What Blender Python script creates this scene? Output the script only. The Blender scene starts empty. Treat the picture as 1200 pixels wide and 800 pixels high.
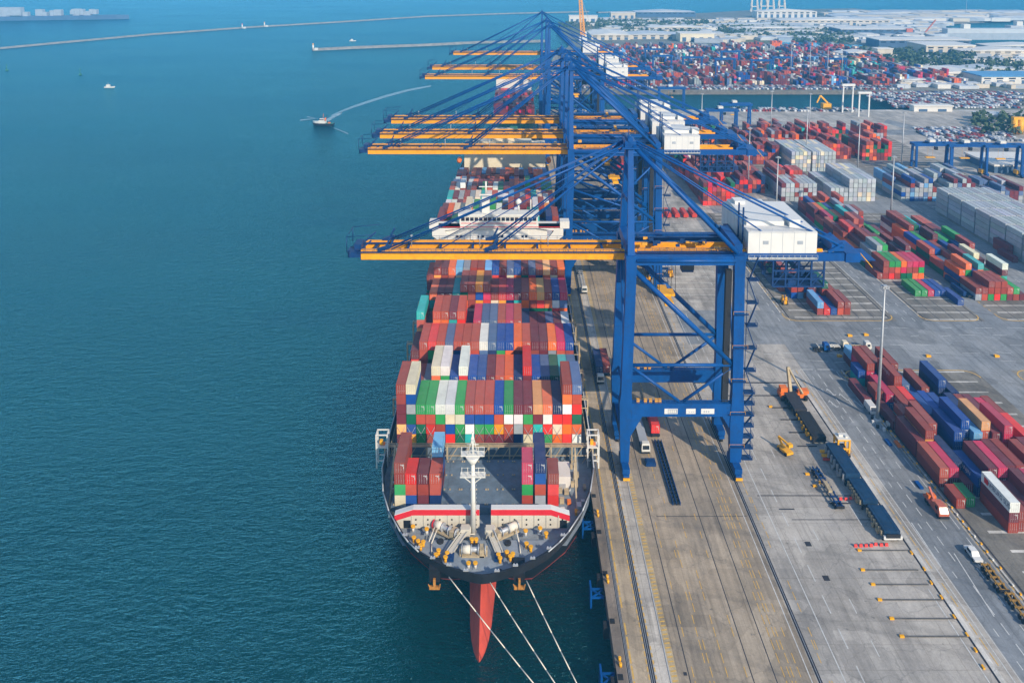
import bpy, math, random
from mathutils import Vector, Matrix
R = math.radians
random.seed(11)
SC = bpy.context.scene
COL = SC.collection

# ------------------------------------------------------------------ camera numbers (also used to turn map notes into metres)
CAMH, FPX, TILT = 140.0, 940.0, R(6.9)
CXP, YHP = 603.5, -45.0
CYP = YHP + FPX*math.tan(TILT)
_c, _s = math.cos(TILT), math.sin(TILT)
def G(px, py, z=0.0):
    h = CAMH - z; d = FPX*h/(_c*(py-YHP))
    return ((px-CXP)*d/FPX, (d-h*_s)/_c)
def PR(x, y, z):
    h = CAMH - z; d = y*_c + h*_s; v = y*_s - h*_c
    return (CXP+FPX*x/d, CYP-FPX*v/d, d)

def lin(c):
    return tuple(((v/255.0)/12.92 if v/255.0 <= 0.04045 else ((v/255.0+0.055)/1.055)**2.4) for v in c)

# ------------------------------------------------------------------ mesh builder
class MB:
    def __init__(s): s.v=[]; s.f=[]; s.m=[]; s.sm=[]; s.c=[]
    def quad(s, a, b, c, d, mi=0, col=None):
        i=len(s.v); s.v += [a,b,c,d]; s.f.append((i,i+1,i+2,i+3)); s.m.append(mi); s.sm.append(False); s.c.append(col)
    def poly(s, pts, mi=0):
        i=len(s.v); s.v += list(pts); s.f.append(tuple(range(i,i+len(pts)))); s.m.append(mi); s.sm.append(False); s.c.append(None)
    def box(s, x0,x1,y0,y1,z0,z1, mi=0, bottom=True, col=None):
        i=len(s.v)
        s.v += [(x0,y0,z0),(x1,y0,z0),(x1,y1,z0),(x0,y1,z0),(x0,y0,z1),(x1,y0,z1),(x1,y1,z1),(x0,y1,z1)]
        fs=[(4,5,6,7),(0,1,5,4),(1,2,6,5),(2,3,7,6),(3,0,4,7)]
        if bottom: fs.append((3,2,1,0))
        for f in fs:
            s.f.append(tuple(i+k for k in f)); s.m.append(mi); s.sm.append(False); s.c.append(col)
        return s
    def cbox(s, c, d, mi=0, rz=0.0):
        i=len(s.v); cr,sr=math.cos(rz),math.sin(rz)
        for z in (-1,1):
            for (x,y) in ((-1,-1),(1,-1),(1,1),(-1,1)):
                X,Y=x*d[0]/2,y*d[1]/2
                s.v.append((c[0]+X*cr-Y*sr,c[1]+X*sr+Y*cr,c[2]+z*d[2]/2))
        for f in [(4,5,6,7),(0,1,5,4),(1,2,6,5),(2,3,7,6),(3,0,4,7),(3,2,1,0)]:
            s.f.append(tuple(i+k for k in f)); s.m.append(mi); s.sm.append(False); s.c.append(None)
        return s
    def beam(s, p, q, w, h=None, mi=0, w2=None, h2=None):
        p=Vector(p); q=Vector(q); h=w if h is None else h; w2=w if w2 is None else w2; h2=h if h2 is None else h2
        d=(q-p).normalized(); up=Vector((0,0,1)) if abs(d.z)<0.98 else Vector((0,1,0))
        a=d.cross(up).normalized(); b=a.cross(d).normalized(); i=len(s.v)
        for (o,ww,hh) in ((p,w,h),(q,w2,h2)):
            for (x,y) in ((-1,-1),(1,-1),(1,1),(-1,1)): s.v.append(tuple(o+a*(x*ww/2)+b*(y*hh/2)))
        for f in [(3,2,1,0),(4,5,6,7),(0,1,5,4),(1,2,6,5),(2,3,7,6),(3,0,4,7)]:
            s.f.append(tuple(i+k for k in f)); s.m.append(mi); s.sm.append(False); s.c.append(None)
        return s
    def tube(s, p, q, r, n=8, mi=0, r2=None, cap=True):
        p=Vector(p); q=Vector(q); r2=r if r2 is None else r2
        d=(q-p).normalized(); up=Vector((0,0,1)) if abs(d.z)<0.95 else Vector((0,1,0))
        a=d.cross(up).normalized(); b=a.cross(d).normalized(); i=len(s.v)
        for (o,rr) in ((p,r),(q,r2)):
            for k in range(n):
                t=2*math.pi*k/n; s.v.append(tuple(o+a*(rr*math.cos(t))+b*(rr*math.sin(t))))
        for k in range(n):
            s.f.append((i+k,i+(k+1)%n,i+n+(k+1)%n,i+n+k)); s.m.append(mi); s.sm.append(True); s.c.append(None)
        if cap:
            s.f.append(tuple(i+n+k for k in range(n))); s.m.append(mi); s.sm.append(False); s.c.append(None)
            s.f.append(tuple(i+n-1-k for k in range(n))); s.m.append(mi); s.sm.append(False); s.c.append(None)
        return s
    def path(s, pts, r, n=6, mi=0):
        for a,b in zip(pts,pts[1:]): s.tube(a,b,r,n,mi)
        return s
    def prism(s, pts, z0, z1, mi=0, mtop=None, bottom=False):
        n=len(pts); i=len(s.v)
        s.v += [(x,y,z0) for x,y in pts]+[(x,y,z1) for x,y in pts]
        for k in range(n):
            s.f.append((i+k,i+(k+1)%n,i+n+(k+1)%n,i+n+k)); s.m.append(mi); s.sm.append(False); s.c.append(None)
        s.f.append(tuple(i+n+k for k in range(n))); s.m.append(mi if mtop is None else mtop); s.sm.append(False); s.c.append(None)
        if bottom: s.f.append(tuple(i+n-1-k for k in range(n))); s.m.append(mi); s.sm.append(False); s.c.append(None)
        return s
    def loft(s, rings, mi=0, closed=True, smooth=True, capa=False, capb=False):
        n=len(rings[0]); i=len(s.v)
        for r in rings: s.v += [tuple(p) for p in r]
        for j in range(len(rings)-1):
            for k in range(n if closed else n-1):
                a=i+j*n+k; b=i+j*n+(k+1)%n
                s.f.append((a,b,b+n,a+n)); s.m.append(mi); s.sm.append(smooth); s.c.append(None)
        if capa: s.f.append(tuple(i+n-1-k for k in range(n))); s.m.append(mi); s.sm.append(False); s.c.append(None)
        if capb: s.f.append(tuple(i+(len(rings)-1)*n+k for k in range(n))); s.m.append(mi); s.sm.append(False); s.c.append(None)
        return s
    def mesh(s, name, mats, fix=False):
        me=bpy.data.meshes.new(name); me.from_pydata(s.v,[],s.f)
        for m in (mats if isinstance(mats,(list,tuple)) else [mats]): me.materials.append(m)
        me.polygons.foreach_set('material_index', s.m)
        me.polygons.foreach_set('use_smooth', s.sm)
        if any(c is not None for c in s.c):
            at=me.color_attributes.new('paint','FLOAT_COLOR','CORNER'); buf=[]
            for f,c in zip(s.f,s.c):
                buf += list((c or (.5,.5,.5))+(1.0,))*len(f)
            at.data.foreach_set('color',buf)
        me.update()
        if fix:
            import bmesh
            bm=bmesh.new(); bm.from_mesh(me); bmesh.ops.remove_doubles(bm,verts=bm.verts,dist=1e-4); bmesh.ops.recalc_face_normals(bm,faces=bm.faces); bm.to_mesh(me); bm.free()
        return me
    def build(s, name, mats, parent=None, label=None, fix=False):
        o=bpy.data.objects.new(name, s.mesh(name,mats,fix)); COL.objects.link(o)
        if parent is not None: o.parent=parent
        if label: o['label']=label
        return o

def tag(o, label=None, cat=None, group=None, kind=None):
    if label: o['label']=label
    if cat: o['category']=cat
    if group: o['group']=group
    if kind: o['kind']=kind
    return o
def thing(name, label, cat, loc=(0,0,0), rz=0.0, group=None):
    o=bpy.data.objects.new(name,None); COL.objects.link(o); o.location=loc; o.rotation_euler=(0,0,rz); o.empty_display_size=.5
    return tag(o,label,cat,group)
def copy_tree(o, parent=None, label=None):
    c=o.copy(); COL.objects.link(c)
    if parent is not None: c.parent=parent
    if label: c['label']=label
    for ch in list(o.children): copy_tree(ch,c)
    return c
def struct(mb, name, mats):
    return tag(mb.build(name,mats),kind='structure')
def ordn(k):
    return ['first','second','third','fourth','fifth','sixth','seventh','eighth','ninth','tenth','eleventh','twelfth','thirteenth','fourteenth','fifteenth','sixteenth','seventeenth','eighteenth','nineteenth','twentieth'][k-1]

# ------------------------------------------------------------------ materials
class NT:
    def __init__(s,name):
        s.m=bpy.data.materials.new(name); s.m.use_nodes=True; s.t=s.m.node_tree; s.n=s.t.nodes; s.b=s.n['Principled BSDF']
    def node(s,t,**k):
        n=s.n.new(t)
        for a,v in k.items(): setattr(n,a,v)
        return n
    def link(s,a,b): s.t.links.new(a,b)
    def noise(s,scale,detail=4,rough=.6,vec=None,stretch=None,obj=False):
        if vec is None:
            if obj: vec=s.node('ShaderNodeTexCoord').outputs['Object']
            else: vec=s.node('ShaderNodeNewGeometry').outputs['Position']
        if stretch:
            mp=s.node('ShaderNodeMapping'); mp.inputs['Scale'].default_value=stretch; s.link(vec,mp.inputs['Vector']); vec=mp.outputs['Vector']
        n=s.node('ShaderNodeTexNoise'); n.inputs['Scale'].default_value=scale; n.inputs['Detail'].default_value=detail; n.inputs['Roughness'].default_value=rough
        s.link(vec,n.inputs['Vector']); return n.outputs['Fac']
    def ramp(s,fac,stops):
        r=s.node('ShaderNodeValToRGB'); e=r.color_ramp.elements
        while len(e)<len(stops): e.new(.5)
        for k,(p,c) in enumerate(stops):
            e[k].position=p; e[k].color=(c if isinstance(c,tuple) else (c,c,c))+((1,) if not isinstance(c,tuple) or len(c)==3 else ())
        s.link(fac,r.inputs['Fac']); return r.outputs['Color']
    def mix(s,fac,a,b,mode='MIX'):
        n=s.node('ShaderNodeMix',data_type='RGBA',blend_type=mode)
        for i,v in ((0,fac),(6,a),(7,b)):
            if hasattr(v,'is_linked') or hasattr(v,'links'): s.link(v,n.inputs[i])
            elif i==0: n.inputs[0].default_value=v
            else: n.inputs[i].default_value=tuple(v)+(1,) if len(v)==3 else v
        return n.outputs[2]
    def bump(s,h,dist=.05,strength=.5):
        b=s.node('ShaderNodeBump'); b.inputs['Distance'].default_value=dist; b.inputs['Strength'].default_value=strength
        s.link(h,b.inputs['Height']); s.link(b.outputs['Normal'],s.b.inputs['Normal'])
def paint(name,col,rough=.5,metal=0.0,var=.12,scale=.4,dirt=.0,dirtc=(.12,.08,.05),spec=.25,streak=False):
    t=NT(name); f=t.noise(scale,5,.65,stretch=(1,1,.25) if streak else None)
    c=t.mix(1.0,col,t.ramp(f,[(.25,1-var),(.75,1+var)]),'MULTIPLY')
    if dirt>0:
        g=t.noise(scale*2.7,6,.7); c=t.mix(t.ramp(g,[(.5,0.0),(.75,dirt)]),c,dirtc)
    t.link(c,t.b.inputs['Base Color']); t.b.inputs['Roughness'].default_value=rough; t.b.inputs['Metallic'].default_value=metal
    t.b.inputs['Specular IOR Level'].default_value=spec
    return t.m
M={}
M['crane_blue']=paint('crane_blue_paint',(.001,.060,.235),.45,var=.24,scale=.30,dirt=.42,dirtc=(.020,.030,.055),streak=True)
M['dark_blue']=paint('dark_blue_paint',(.003,.034,.125),.5,var=.25,scale=.8,dirt=.3)
M['boom_yellow']=paint('boom_yellow_paint',(.80,.32,.006),.45,var=.14,scale=.3,dirt=.5,dirtc=(.35,.13,.02))
M['anchor_paint']=paint('worn_anchor_paint',(.40,.17,.03),.6,var=.3,scale=1.5,dirt=.5)
M['rust_yellow']=paint('rusty_yellow_paint',(.33,.18,.035),.6,var=.4,scale=1.2,dirt=.7,dirtc=(.05,.035,.025))
M['rack_blue']=paint('faded_rack_blue',(.006,.034,.085),.6,var=.35,scale=.6,dirt=.5,dirtc=(.05,.05,.05))
M['mach_yellow']=paint('machine_yellow_paint',(.75,.36,.01),.5,var=.15,scale=1.2,dirt=.3)
M['rail_yellow']=paint('railing_yellow_paint',(.62,.30,.03),.6,var=.2,scale=1)
M['white']=paint('white_paint',(.60,.59,.565),.45,var=.05,scale=.3,dirt=.12,dirtc=(.5,.45,.38))
M['ship_white']=paint('ship_white_paint',(.60,.58,.53),.45,var=.06,scale=.4,dirt=.25,dirtc=(.5,.38,.26),streak=True)
M['cream']=paint('cream_paint',(.66,.58,.42),.5,var=.07,scale=.3,dirt=.25,dirtc=(.4,.28,.15))
M['hull_black']=paint('hull_black_paint',(.014,.016,.020),.4,var=.3,scale=.3,dirt=.25,dirtc=(.05,.035,.028))
M['antifoul']=paint('red_antifouling',(.55,.075,.045),.5,var=.15,scale=.35,dirt=.35,dirtc=(.30,.05,.04))
M['deck_grey']=paint('deck_grey_paint',(.22,.255,.29),.6,var=.25,scale=.5,dirt=.4,dirtc=(.16,.12,.09))
M['hatch_blue']=paint('hatch_cover_paint',(.12,.165,.21),.6,var=.3,scale=.35,dirt=.4,dirtc=(.13,.11,.09))
M['break_beige']=paint('breakwater_beige_paint',(.50,.46,.38),.6,var=.08,scale=.5,dirt=.3,dirtc=(.33,.25,.16))
M['lash_beige']=paint('lashing_bridge_paint',(.40,.32,.20),.65,var=.3,scale=.8,dirt=.5,dirtc=(.16,.09,.04))
M['red_stripe']=paint('red_stripe_paint',(.55,.02,.03),.5,var=.1,scale=.6)
M['rope']=paint('rope_fibre',(.62,.57,.47),.9,var=.1,scale=4)
M['steel']=paint('galvanised_steel',(.42,.43,.44),.5,metal=.4,var=.15,scale=1)
M['dark']=paint('dark_rubber',(.02,.02,.022),.8,var=.3,scale=2)
M['glass']=paint('dark_window_glass',(.015,.02,.03),.1,var=.1,spec=.7)
M['orange']=paint('orange_paint',(.70,.16,.02),.5,var=.15,scale=1,dirt=.3)
M['red']=paint('red_paint',(.52,.05,.03),.5,var=.15,scale=1,dirt=.2)
M['tow_red']=paint('faded_red_paint',(.48,.13,.08),.5,var=.15,scale=1,dirt=.2)
M['green']=paint('deck_green_paint',(.03,.16,.10),.6,var=.2,scale=.4,dirt=.3)
M['roof_grey']=paint('grey_roof_sheet',(.46,.48,.50),.5,var=.12,scale=.05,dirt=.3,dirtc=(.35,.30,.25))
M['roof_white']=paint('white_roof_sheet',(.62,.59,.54),.5,var=.1,scale=.05,dirt=.3,dirtc=(.5,.44,.36))
M['roof_blue']=paint('blue_roof_sheet',(.08,.25,.45),.5,var=.15,scale=.1)
M['wall_grey']=paint('grey_wall_sheet',(.33,.36,.40),.6,var=.15,scale=.1)
M['wall_cream']=paint('cream_wall_sheet',(.55,.48,.38),.6,var=.15,scale=.1)
M['wall_blue']=paint('blue_wall_sheet',(.06,.11,.19),.6,var=.2,scale=.1)
M['rubble']=paint('breakwater_rubble',(.20,.195,.18),.9,var=.4,scale=.2)
M['pale_steel']=paint('pale_crane_steel',(.62,.55,.46),.5,var=.1,scale=.1)
M['line_white']=paint('white_road_paint',(.52,.52,.50),.7,var=.3,scale=.9,dirt=.85,dirtc=(.28,.27,.26))
M['line_yellow']=paint('yellow_road_paint',(.60,.36,.07),.7,var=.3,scale=.9,dirt=.7,dirtc=(.28,.24,.19))
M['red_marking']=paint('red_barrier_plastic',(.62,.06,.05),.5,var=.2,scale=2)

def container_mat(name, attr):
    t=NT(name)
    if attr: base=t.node('ShaderNodeAttribute',attribute_name='paint').outputs['Color']
    else: base=t.node('ShaderNodeObjectInfo').outputs['Color']
    g=t.node('ShaderNodeNewGeometry'); sep=t.node('ShaderNodeSeparateXYZ'); t.link(g.outputs['Normal'],sep.inputs[0])
    f=t.noise(.35,5,.7); c=t.mix(1.0,base,t.ramp(f,[(.25,.82),(.78,1.14)]),'MULTIPLY')
    rust=t.noise(1.6,6,.75); c=t.mix(t.ramp(rust,[(.60,0.0),(.80,.45)]),c,(.16,.075,.04))
    top=t.node('ShaderNodeMath',operation='GREATER_THAN'); top.inputs[1].default_value=.7; t.link(sep.outputs['Z'],top.inputs[0])
    dust=t.node('ShaderNodeMath',operation='MULTIPLY'); t.link(top.outputs[0],dust.inputs[0])
    t.link(t.ramp(t.noise(.55,5,.7),[(.3,.02),(.8,.16)]),dust.inputs[1])
    c=t.mix(dust.outputs[0],c,(.36,.32,.30))        # dust lying on the roofs
    t.link(c,t.b.inputs['Base Color']); t.b.inputs['Roughness'].default_value=.5; t.b.inputs['Specular IOR Level'].default_value=.22
    # corrugation along the long side
    w=t.node('ShaderNodeTexWave',wave_type='BANDS',bands_direction='Y'); w.inputs['Scale'].default_value=1.15
    t.link(g.outputs['Position'],w.inputs['Vector']); t.bump(w.outputs['Fac'],.05,.55)
    return t.m
M['cont']=container_mat('container_paint',False)
M['cont_attr']=container_mat('stacked_container_paint',True)

def ground_mat(name, a, b, streak=(1,.06,1), s1=.35, joints=None, oil=.5, oilc=(.07,.068,.065), tyre=.5):
    t=NT(name)
    big=t.noise(.022,5,.6); c=t.mix(t.ramp(big,[(.3,0.0),(.7,1.0)]),a,b)
    st=t.noise(s1,6,.7,stretch=streak); c=t.mix(1.0,c,t.ramp(st,[(.25,.68),(.5,1.0),(.78,1.25)]),'MULTIPLY')
    pat=t.noise(.12,6,.72); c=t.mix(1.0,c,t.ramp(pat,[(.3,.80),(.7,1.14)]),'MULTIPLY')
    fine=t.noise(1.9,7,.8); c=t.mix(1.0,c,t.ramp(fine,[(.25,.76),(.75,1.2)]),'MULTIPLY')
    ty=t.noise(1.1,5,.75,stretch=(1,.018,1)); wh=t.noise(.035,3,.6)
    m=t.node('ShaderNodeMath',operation='MULTIPLY'); t.link(t.ramp(ty,[(.52,0.0),(.66,1.0)]),m.inputs[0]); t.link(t.ramp(wh,[(.38,0.0),(.62,tyre)]),m.inputs[1])
    c=t.mix(m.outputs[0],c,tuple(v*.42 for v in a))             # rubber left by the trucks
    o=t.noise(.06,6,.72,stretch=(1.5,.5,1)); c=t.mix(t.ramp(o,[(.50,0.0),(.72,oil)]),c,oilc)
    sp=t.noise(.45,3,.6); c=t.mix(t.ramp(sp,[(.66,0.0),(.74,.5)]),c,oilc)
    vec=t.node('ShaderNodeNewGeometry').outputs['Position']
    vo=t.node('ShaderNodeTexVoronoi',feature='F1',distance='CHEBYCHEV'); vo.inputs['Scale'].default_value=.085; t.link(vec,vo.inputs['Vector'])
    sc=t.node('ShaderNodeSeparateColor'); t.link(vo.outputs['Color'],sc.inputs[0]); c=t.mix(1.0,c,t.ramp(sc.outputs[0],[(.0,.84),(.5,1.0),(1.0,1.13)]),'MULTIPLY')   # re-laid slabs
    ve=t.node('ShaderNodeTexVoronoi',feature='DISTANCE_TO_EDGE'); ve.inputs['Scale'].default_value=.11; ve.inputs['Randomness'].default_value=1.0
    mp=t.node('ShaderNodeVectorMath',operation='MULTIPLY_ADD'); nz=t.node('ShaderNodeTexNoise'); nz.inputs['Scale'].default_value=.25; nz.inputs['Detail'].default_value=4; t.link(vec,nz.inputs['Vector']); t.link(nz.outputs['Color'],mp.inputs[0]); mp.inputs[1].default_value=(5,5,0); t.link(vec,mp.inputs[2]); t.link(mp.outputs[0],ve.inputs['Vector'])
    c=t.mix(t.ramp(ve.outputs['Distance'],[(.006,.22),(.014,0.0)]),c,oilc)      # cracks
    for (wsx,wd) in ((.016,9.0),(.011,14.0)):
        wv=t.node('ShaderNodeTexWave',wave_type='RINGS',rings_direction='Z'); wv.inputs['Scale'].default_value=wsx; wv.inputs['Distortion'].default_value=wd; wv.inputs['Detail'].default_value=1.5; wv.inputs['Detail Scale'].default_value=.6; t.link(vec,wv.inputs['Vector'])
        c=t.mix(t.ramp(wv.outputs['Fac'],[(.985,0.0),(.997,.16)]),c,oilc)  # curved tyre marks
    if joints:
        br=t.node('ShaderNodeTexBrick'); br.offset=0.0; br.inputs['Scale'].default_value=1.0
        br.inputs['Mortar Size'].default_value=.07; br.inputs['Brick Width'].default_value=joints[0]; br.inputs['Row Height'].default_value=joints[1]
        br.inputs['Color1'].default_value=(1,1,1,1); br.inputs['Color2'].default_value=(.86,.86,.87,1); br.inputs['Mortar'].default_value=(.70,.68,.66,1)
        t.link(t.node('ShaderNodeNewGeometry').outputs['Position'],br.inputs['Vector']); c=t.mix(.85,c,br.outputs['Color'],'MULTIPLY')
    t.link(c,t.b.inputs['Base Color']); t.b.inputs['Roughness'].default_value=.85; t.b.inputs['Specular IOR Level'].default_value=.2
    t.bump(fine,.02,.3)
    return t.m
M['concrete']=ground_mat('yard_concrete',(.46,.415,.355),(.385,.36,.325),joints=(6.0,6.0))
M['quay']=ground_mat('quay_concrete',(.37,.295,.21),(.31,.26,.20),s1=.6,streak=(1.6,.03,1),oil=.6,tyre=.95)
M['quay_light']=ground_mat('quay_light_concrete',(.52,.47,.40),(.46,.42,.37),joints=(2.4,5.0),oil=.35)
M['quay_cap']=ground_mat('quay_cap_concrete',(.27,.215,.165),(.18,.15,.125),s1=.5,oil=.6)
M['quay_sand']=ground_mat('quay_sandy_strip',(.46,.365,.25),(.39,.31,.22),s1=.5,oil=.4)
M['quay_tan']=ground_mat('quay_tan_strip',(.47,.365,.21),(.39,.315,.21),s1=.5,streak=(.3,1.6,1),oil=.4)
M['asphalt']=ground_mat('yard_asphalt',(.205,.22,.235),(.28,.28,.275),s1=.5,streak=(1.4,.05,1),oil=.5,oilc=(.06,.065,.07))
M['asphalt_dark']=ground_mat('stack_asphalt',(.19,.175,.15),(.255,.235,.20),s1=.4,streak=(1,.12,1),oil=.6,oilc=(.04,.04,.042))
M['pad']=ground_mat('pad_concrete',(.56,.53,.48),(.46,.44,.40),oil=.4)
M['earth']=ground_mat('dry_earth',(.27,.245,.20),(.21,.205,.18),oil=.3)
M['far_land']=ground_mat('industrial_land',(.22,.215,.20),(.13,.15,.12),oil=.5,oilc=(.07,.09,.06))
M['grass']=ground_mat('rough_grass',(.11,.135,.06),(.18,.175,.10),oil=.4,oilc=(.06,.09,.035))
M['wall_quay']=paint('quay_wall_concrete',(.16,.14,.12),.9,var=.35,scale=.3,dirt=.6,dirtc=(.05,.05,.04))
M['stop_steel']=paint('worn_stop_beam',(.10,.095,.09),.8,var=.3,scale=1)
M['trench']=paint('dark_trench',(.035,.035,.042),.8,var=.3,scale=1)

t=NT('sea_water')
pos=t.node('ShaderNodeNewGeometry').outputs['Position']
n1=t.noise(.42,5,.68,vec=pos,stretch=(.5,1.0,1)); n2=t.noise(.05,4,.6,vec=pos,stretch=(.6,1,1)); n3=t.noise(1.6,3,.65,vec=pos,stretch=(.5,1,1))
a1=t.node('ShaderNodeMath',operation='MULTIPLY_ADD'); t.link(n2,a1.inputs[0]); a1.inputs[1].default_value=.6; t.link(n1,a1.inputs[2])
a2=t.node('ShaderNodeMath',operation='MULTIPLY_ADD'); t.link(n3,a2.inputs[0]); a2.inputs[1].default_value=.45; t.link(a1.outputs[0],a2.inputs[2])
t.bump(a2.outputs[0],1.7,.8)
wp=t.noise(.006,5,.65,vec=pos,stretch=(.5,1.4,1)); bn=[n for n in t.n if n.type=='BUMP'][0]; t.link(t.ramp(wp,[(.3,.6),(.7,1.0)]),bn.inputs['Strength']); t.link(t.ramp(wp,[(.3,.10),(.7,.24)]),t.b.inputs['Roughness'])
lg=t.noise(.0035,4,.6,vec=pos,stretch=(.6,1.6,1))
t.link(t.ramp(lg,[(.3,(.0001,.021,.024)),(.7,(.0002,.044,.050))]),t.b.inputs['Base Color'])
t.b.inputs['Roughness'].default_value=.12; t.b.inputs['IOR'].default_value=1.333; t.b.inputs['Specular IOR Level'].default_value=.12
t.b.subsurface_method='BURLEY'; t.b.inputs['Subsurface Weight'].default_value=1.0; t.b.inputs['Subsurface Radius'].default_value=(15,60,70); t.b.inputs['Subsurface Scale'].default_value=1.0
t.b.inputs['Specular IOR Level'].default_value=0.0
gl=t.node('ShaderNodeBsdfGlossy'); gl.inputs['Color'].default_value=(.25,.71,.90,1); t.link(bn.outputs['Normal'],gl.inputs['Normal'])
t.link(t.ramp(wp,[(.3,.12),(.7,.26)]),gl.inputs['Roughness'])
fr=t.node('ShaderNodeFresnel'); fr.inputs['IOR'].default_value=1.333; t.link(bn.outputs['Normal'],fr.inputs['Normal'])
mx=t.node('ShaderNodeMixShader'); t.link(fr.outputs[0],mx.inputs[0]); t.link(t.b.outputs[0],mx.inputs[1]); t.link(gl.outputs[0],mx.inputs[2])
t.link(mx.outputs[0],t.n['Material Output'].inputs['Surface'])
M['water']=t.m
t=NT('wake_foam'); t.link(t.mix(t.ramp(t.noise(.35,6,.75),[(.42,0.0),(.62,1.0)]),(.01,.12,.17),(.42,.5,.53)),t.b.inputs['Base Color']); t.b.inputs['Roughness'].default_value=.5
M['foam']=t.m
t=NT('wake_slick'); t.link(t.mix(t.ramp(t.noise(.10,7,.78,stretch=(.5,1.6,1)),[(.46,0.0),(.62,.45),(.80,1.0)]),(.001,.055,.075),(.11,.22,.27)),t.b.inputs['Base Color']); t.b.inputs['Roughness'].default_value=.25
M['slick']=t.m
t=NT('tree_foliage'); t.link(t.mix(t.ramp(t.noise(.15,4,.6),[(.3,0.0),(.7,1.0)]),(.035,.065,.025),(.075,.11,.045)),t.b.inputs['Base Color']); t.b.inputs['Roughness'].default_value=.8
M['foliage']=t.m
# ------------------------------------------------------------------ the setting: water, quays, land
WZ=-4.5
mb=MB(); mb.quad((-7000,-500,WZ),(7000,-500,WZ),(7000,9000,WZ),(-7000,9000,WZ)); struct(mb,'sea',M['water'])
QX=20.4; YE=752.0
def PG(pts,z=0.0): return [G(x,y,z) for x,y in pts]
# terminal ground; its far edge is the basin
mb=MB()
mb.prism([(QX,-60),(1500,-60),(1500,YE),(QX,YE)],-9,0,1,0); struct(mb,'quay_ground',[M['concrete'],M['wall_quay']])
# far terminal and the land behind the basin
Yb=866.0
pts=[(22,Yb),(392,Yb),(392,YE-3),(1500,YE-3)]+[(1500,1100)]+PG([(1200,63),(1130,57),(1040,50),(1062,42),(1103,33),(1100,27),(1195,23),(1195,14),(1050,15),(1000,10),(880,12),(830,15),(740,18),(700,22),(655,27),(652,36),(668,52)])+[(70,1210)]
mb=MB(); mb.prism(pts,-9,-.3,1,0); struct(mb,'far_land',[M['far_land'],M['wall_quay']])
mb=MB(); mb.quad((24,Yb+2,-.28),(520,Yb+2,-.28),(520,1300,-.28),(70,1300,-.28)); struct(mb,'far_terminal_ground',M['earth'])
# rough grass and bare plots beyond the basin
for poly,mat,nm in [([(655,30),(740,25),(800,27),(830,33),(700,38),(660,40)],'grass','grass_field'),([(1060,138),(1200,150),(1200,165),(1120,150)],'grass','grass_field'),([(860,44),(900,44),(910,50),(860,52)],'grass','grass_field'),([(1130,92),(1200,98),(1200,104),(1120,100)],'grass','grass_field'),([(1010,82),(1090,88),(1100,98),(1000,96)],'earth','bare_ground')]:
    mb=MB(); mb.poly([(x,y,-.26) for x,y in PG(poly)]); struct(mb,nm,M[mat])
mb=MB()
for poly in ([(905,50),(940,49),(1010,53),(1015,59),(960,58)],[(700,44),(725,43),(735,46),(705,47)],[(980,66),(1010,68),(1000,70)]): mb.poly([(x,y,-.24) for x,y in PG(poly)])
struct(mb,'pond_water',M['water'])

# quay strips, laid as thin sheets parallel to the edge
def strip(mb,x0,x1,y0,y1,z,mi=0): mb.quad((x0,y0,z),(x1,y0,z),(x1,y1,z),(x0,y1,z),mi)
YN=-40
mb=MB(); mb.box(QX-.25,22.2,YN,YE,-2.0,.22); struct(mb,'quay_kerb_edge',M['quay_cap'])
for nm,mt,x0,x1,z in [('quay_strip','quay_sand',23.0,26.6,.004),('quay_strip','quay_light',27.7,30.3,.004),('quay_strip','quay_tan',30.75,32.2,.004),('quay_strip','quay',32.2,59.3,.004)]:
    mb=MB(); strip(mb,x0,x1,YN,YE,z); struct(mb,nm,M[mt])
mb=MB()
for x0,x1 in ((22.3,23.0),(26.65,27.65),(59.45,60.25)): strip(mb,x0,x1,YN,YE,.006)
for x0,x1 in ((34.3,34.5),(46.75,46.95),(51.25,51.45)): strip(mb,x0,x1,YN,YE,.012)
struct(mb,'quay_trench',M['trench'])
mb=MB()
for x in (22.55,22.8,26.9,27.3,30.52,59.85): mb.box(x-.05,x+.05,YN,YE,.0,.09)
struct(mb,'crane_rail',M['steel'])
# painted lines
WL=MB(); YL=MB()
def line(b,x0,y0,x1,y1,w,z=None):
    z=(.016 if b is WL else .022)+random.random()*.004
    dx,dy=x1-x0,y1-y0; L=math.hypot(dx,dy); nx,ny=-dy/L*w/2,dx/L*w/2
    b.quad((x0+nx,y0+ny,z),(x0-nx,y0-ny,z),(x1-nx,y1-ny,z),(x1+nx,y1+ny,z))
def dashes(b,x,y0,y1,on,off,w,jit=0.0):
    y=y0
    while y<y1:
        if random.random()>jit: line(b,x,y,x,min(y+on,y1),w)
        y+=on+off
line(WL,30.55,YN,30.55,YE,.22); line(WL,58.2,YN,58.2,YE,.2); line(WL,64.75,YN,64.75,YE,.22)
dashes(WL,68.4,YN,420,5,4,.22); dashes(WL,74.0,YN,330,4,7,.18,.25)
dashes(YL,23.35,YN,620,3,.5,.3,.08); dashes(YL,26.45,YN,620,1.2,.6,.22,.1); dashes(YL,27.85,YN,620,1.0,.7,.26,.1)
for x,j in ((38.2,.35),(39.0,.5),(42.0,.4),(45.8,.5),(53.2,.25),(54.3,.12),(55.0,.3),(56.4,.45),(61.6,.35),(62.1,.5),(35.3,.5)):
    dashes(YL,x,YN,520,2.4,.8,.16,j)
y=YN
while y<420:                                     # ticks of the hatched tan strip
    if random.random()>.15: line(YL,30.95,y,32.0,y+.15,.3)
    y+=1.1
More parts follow.
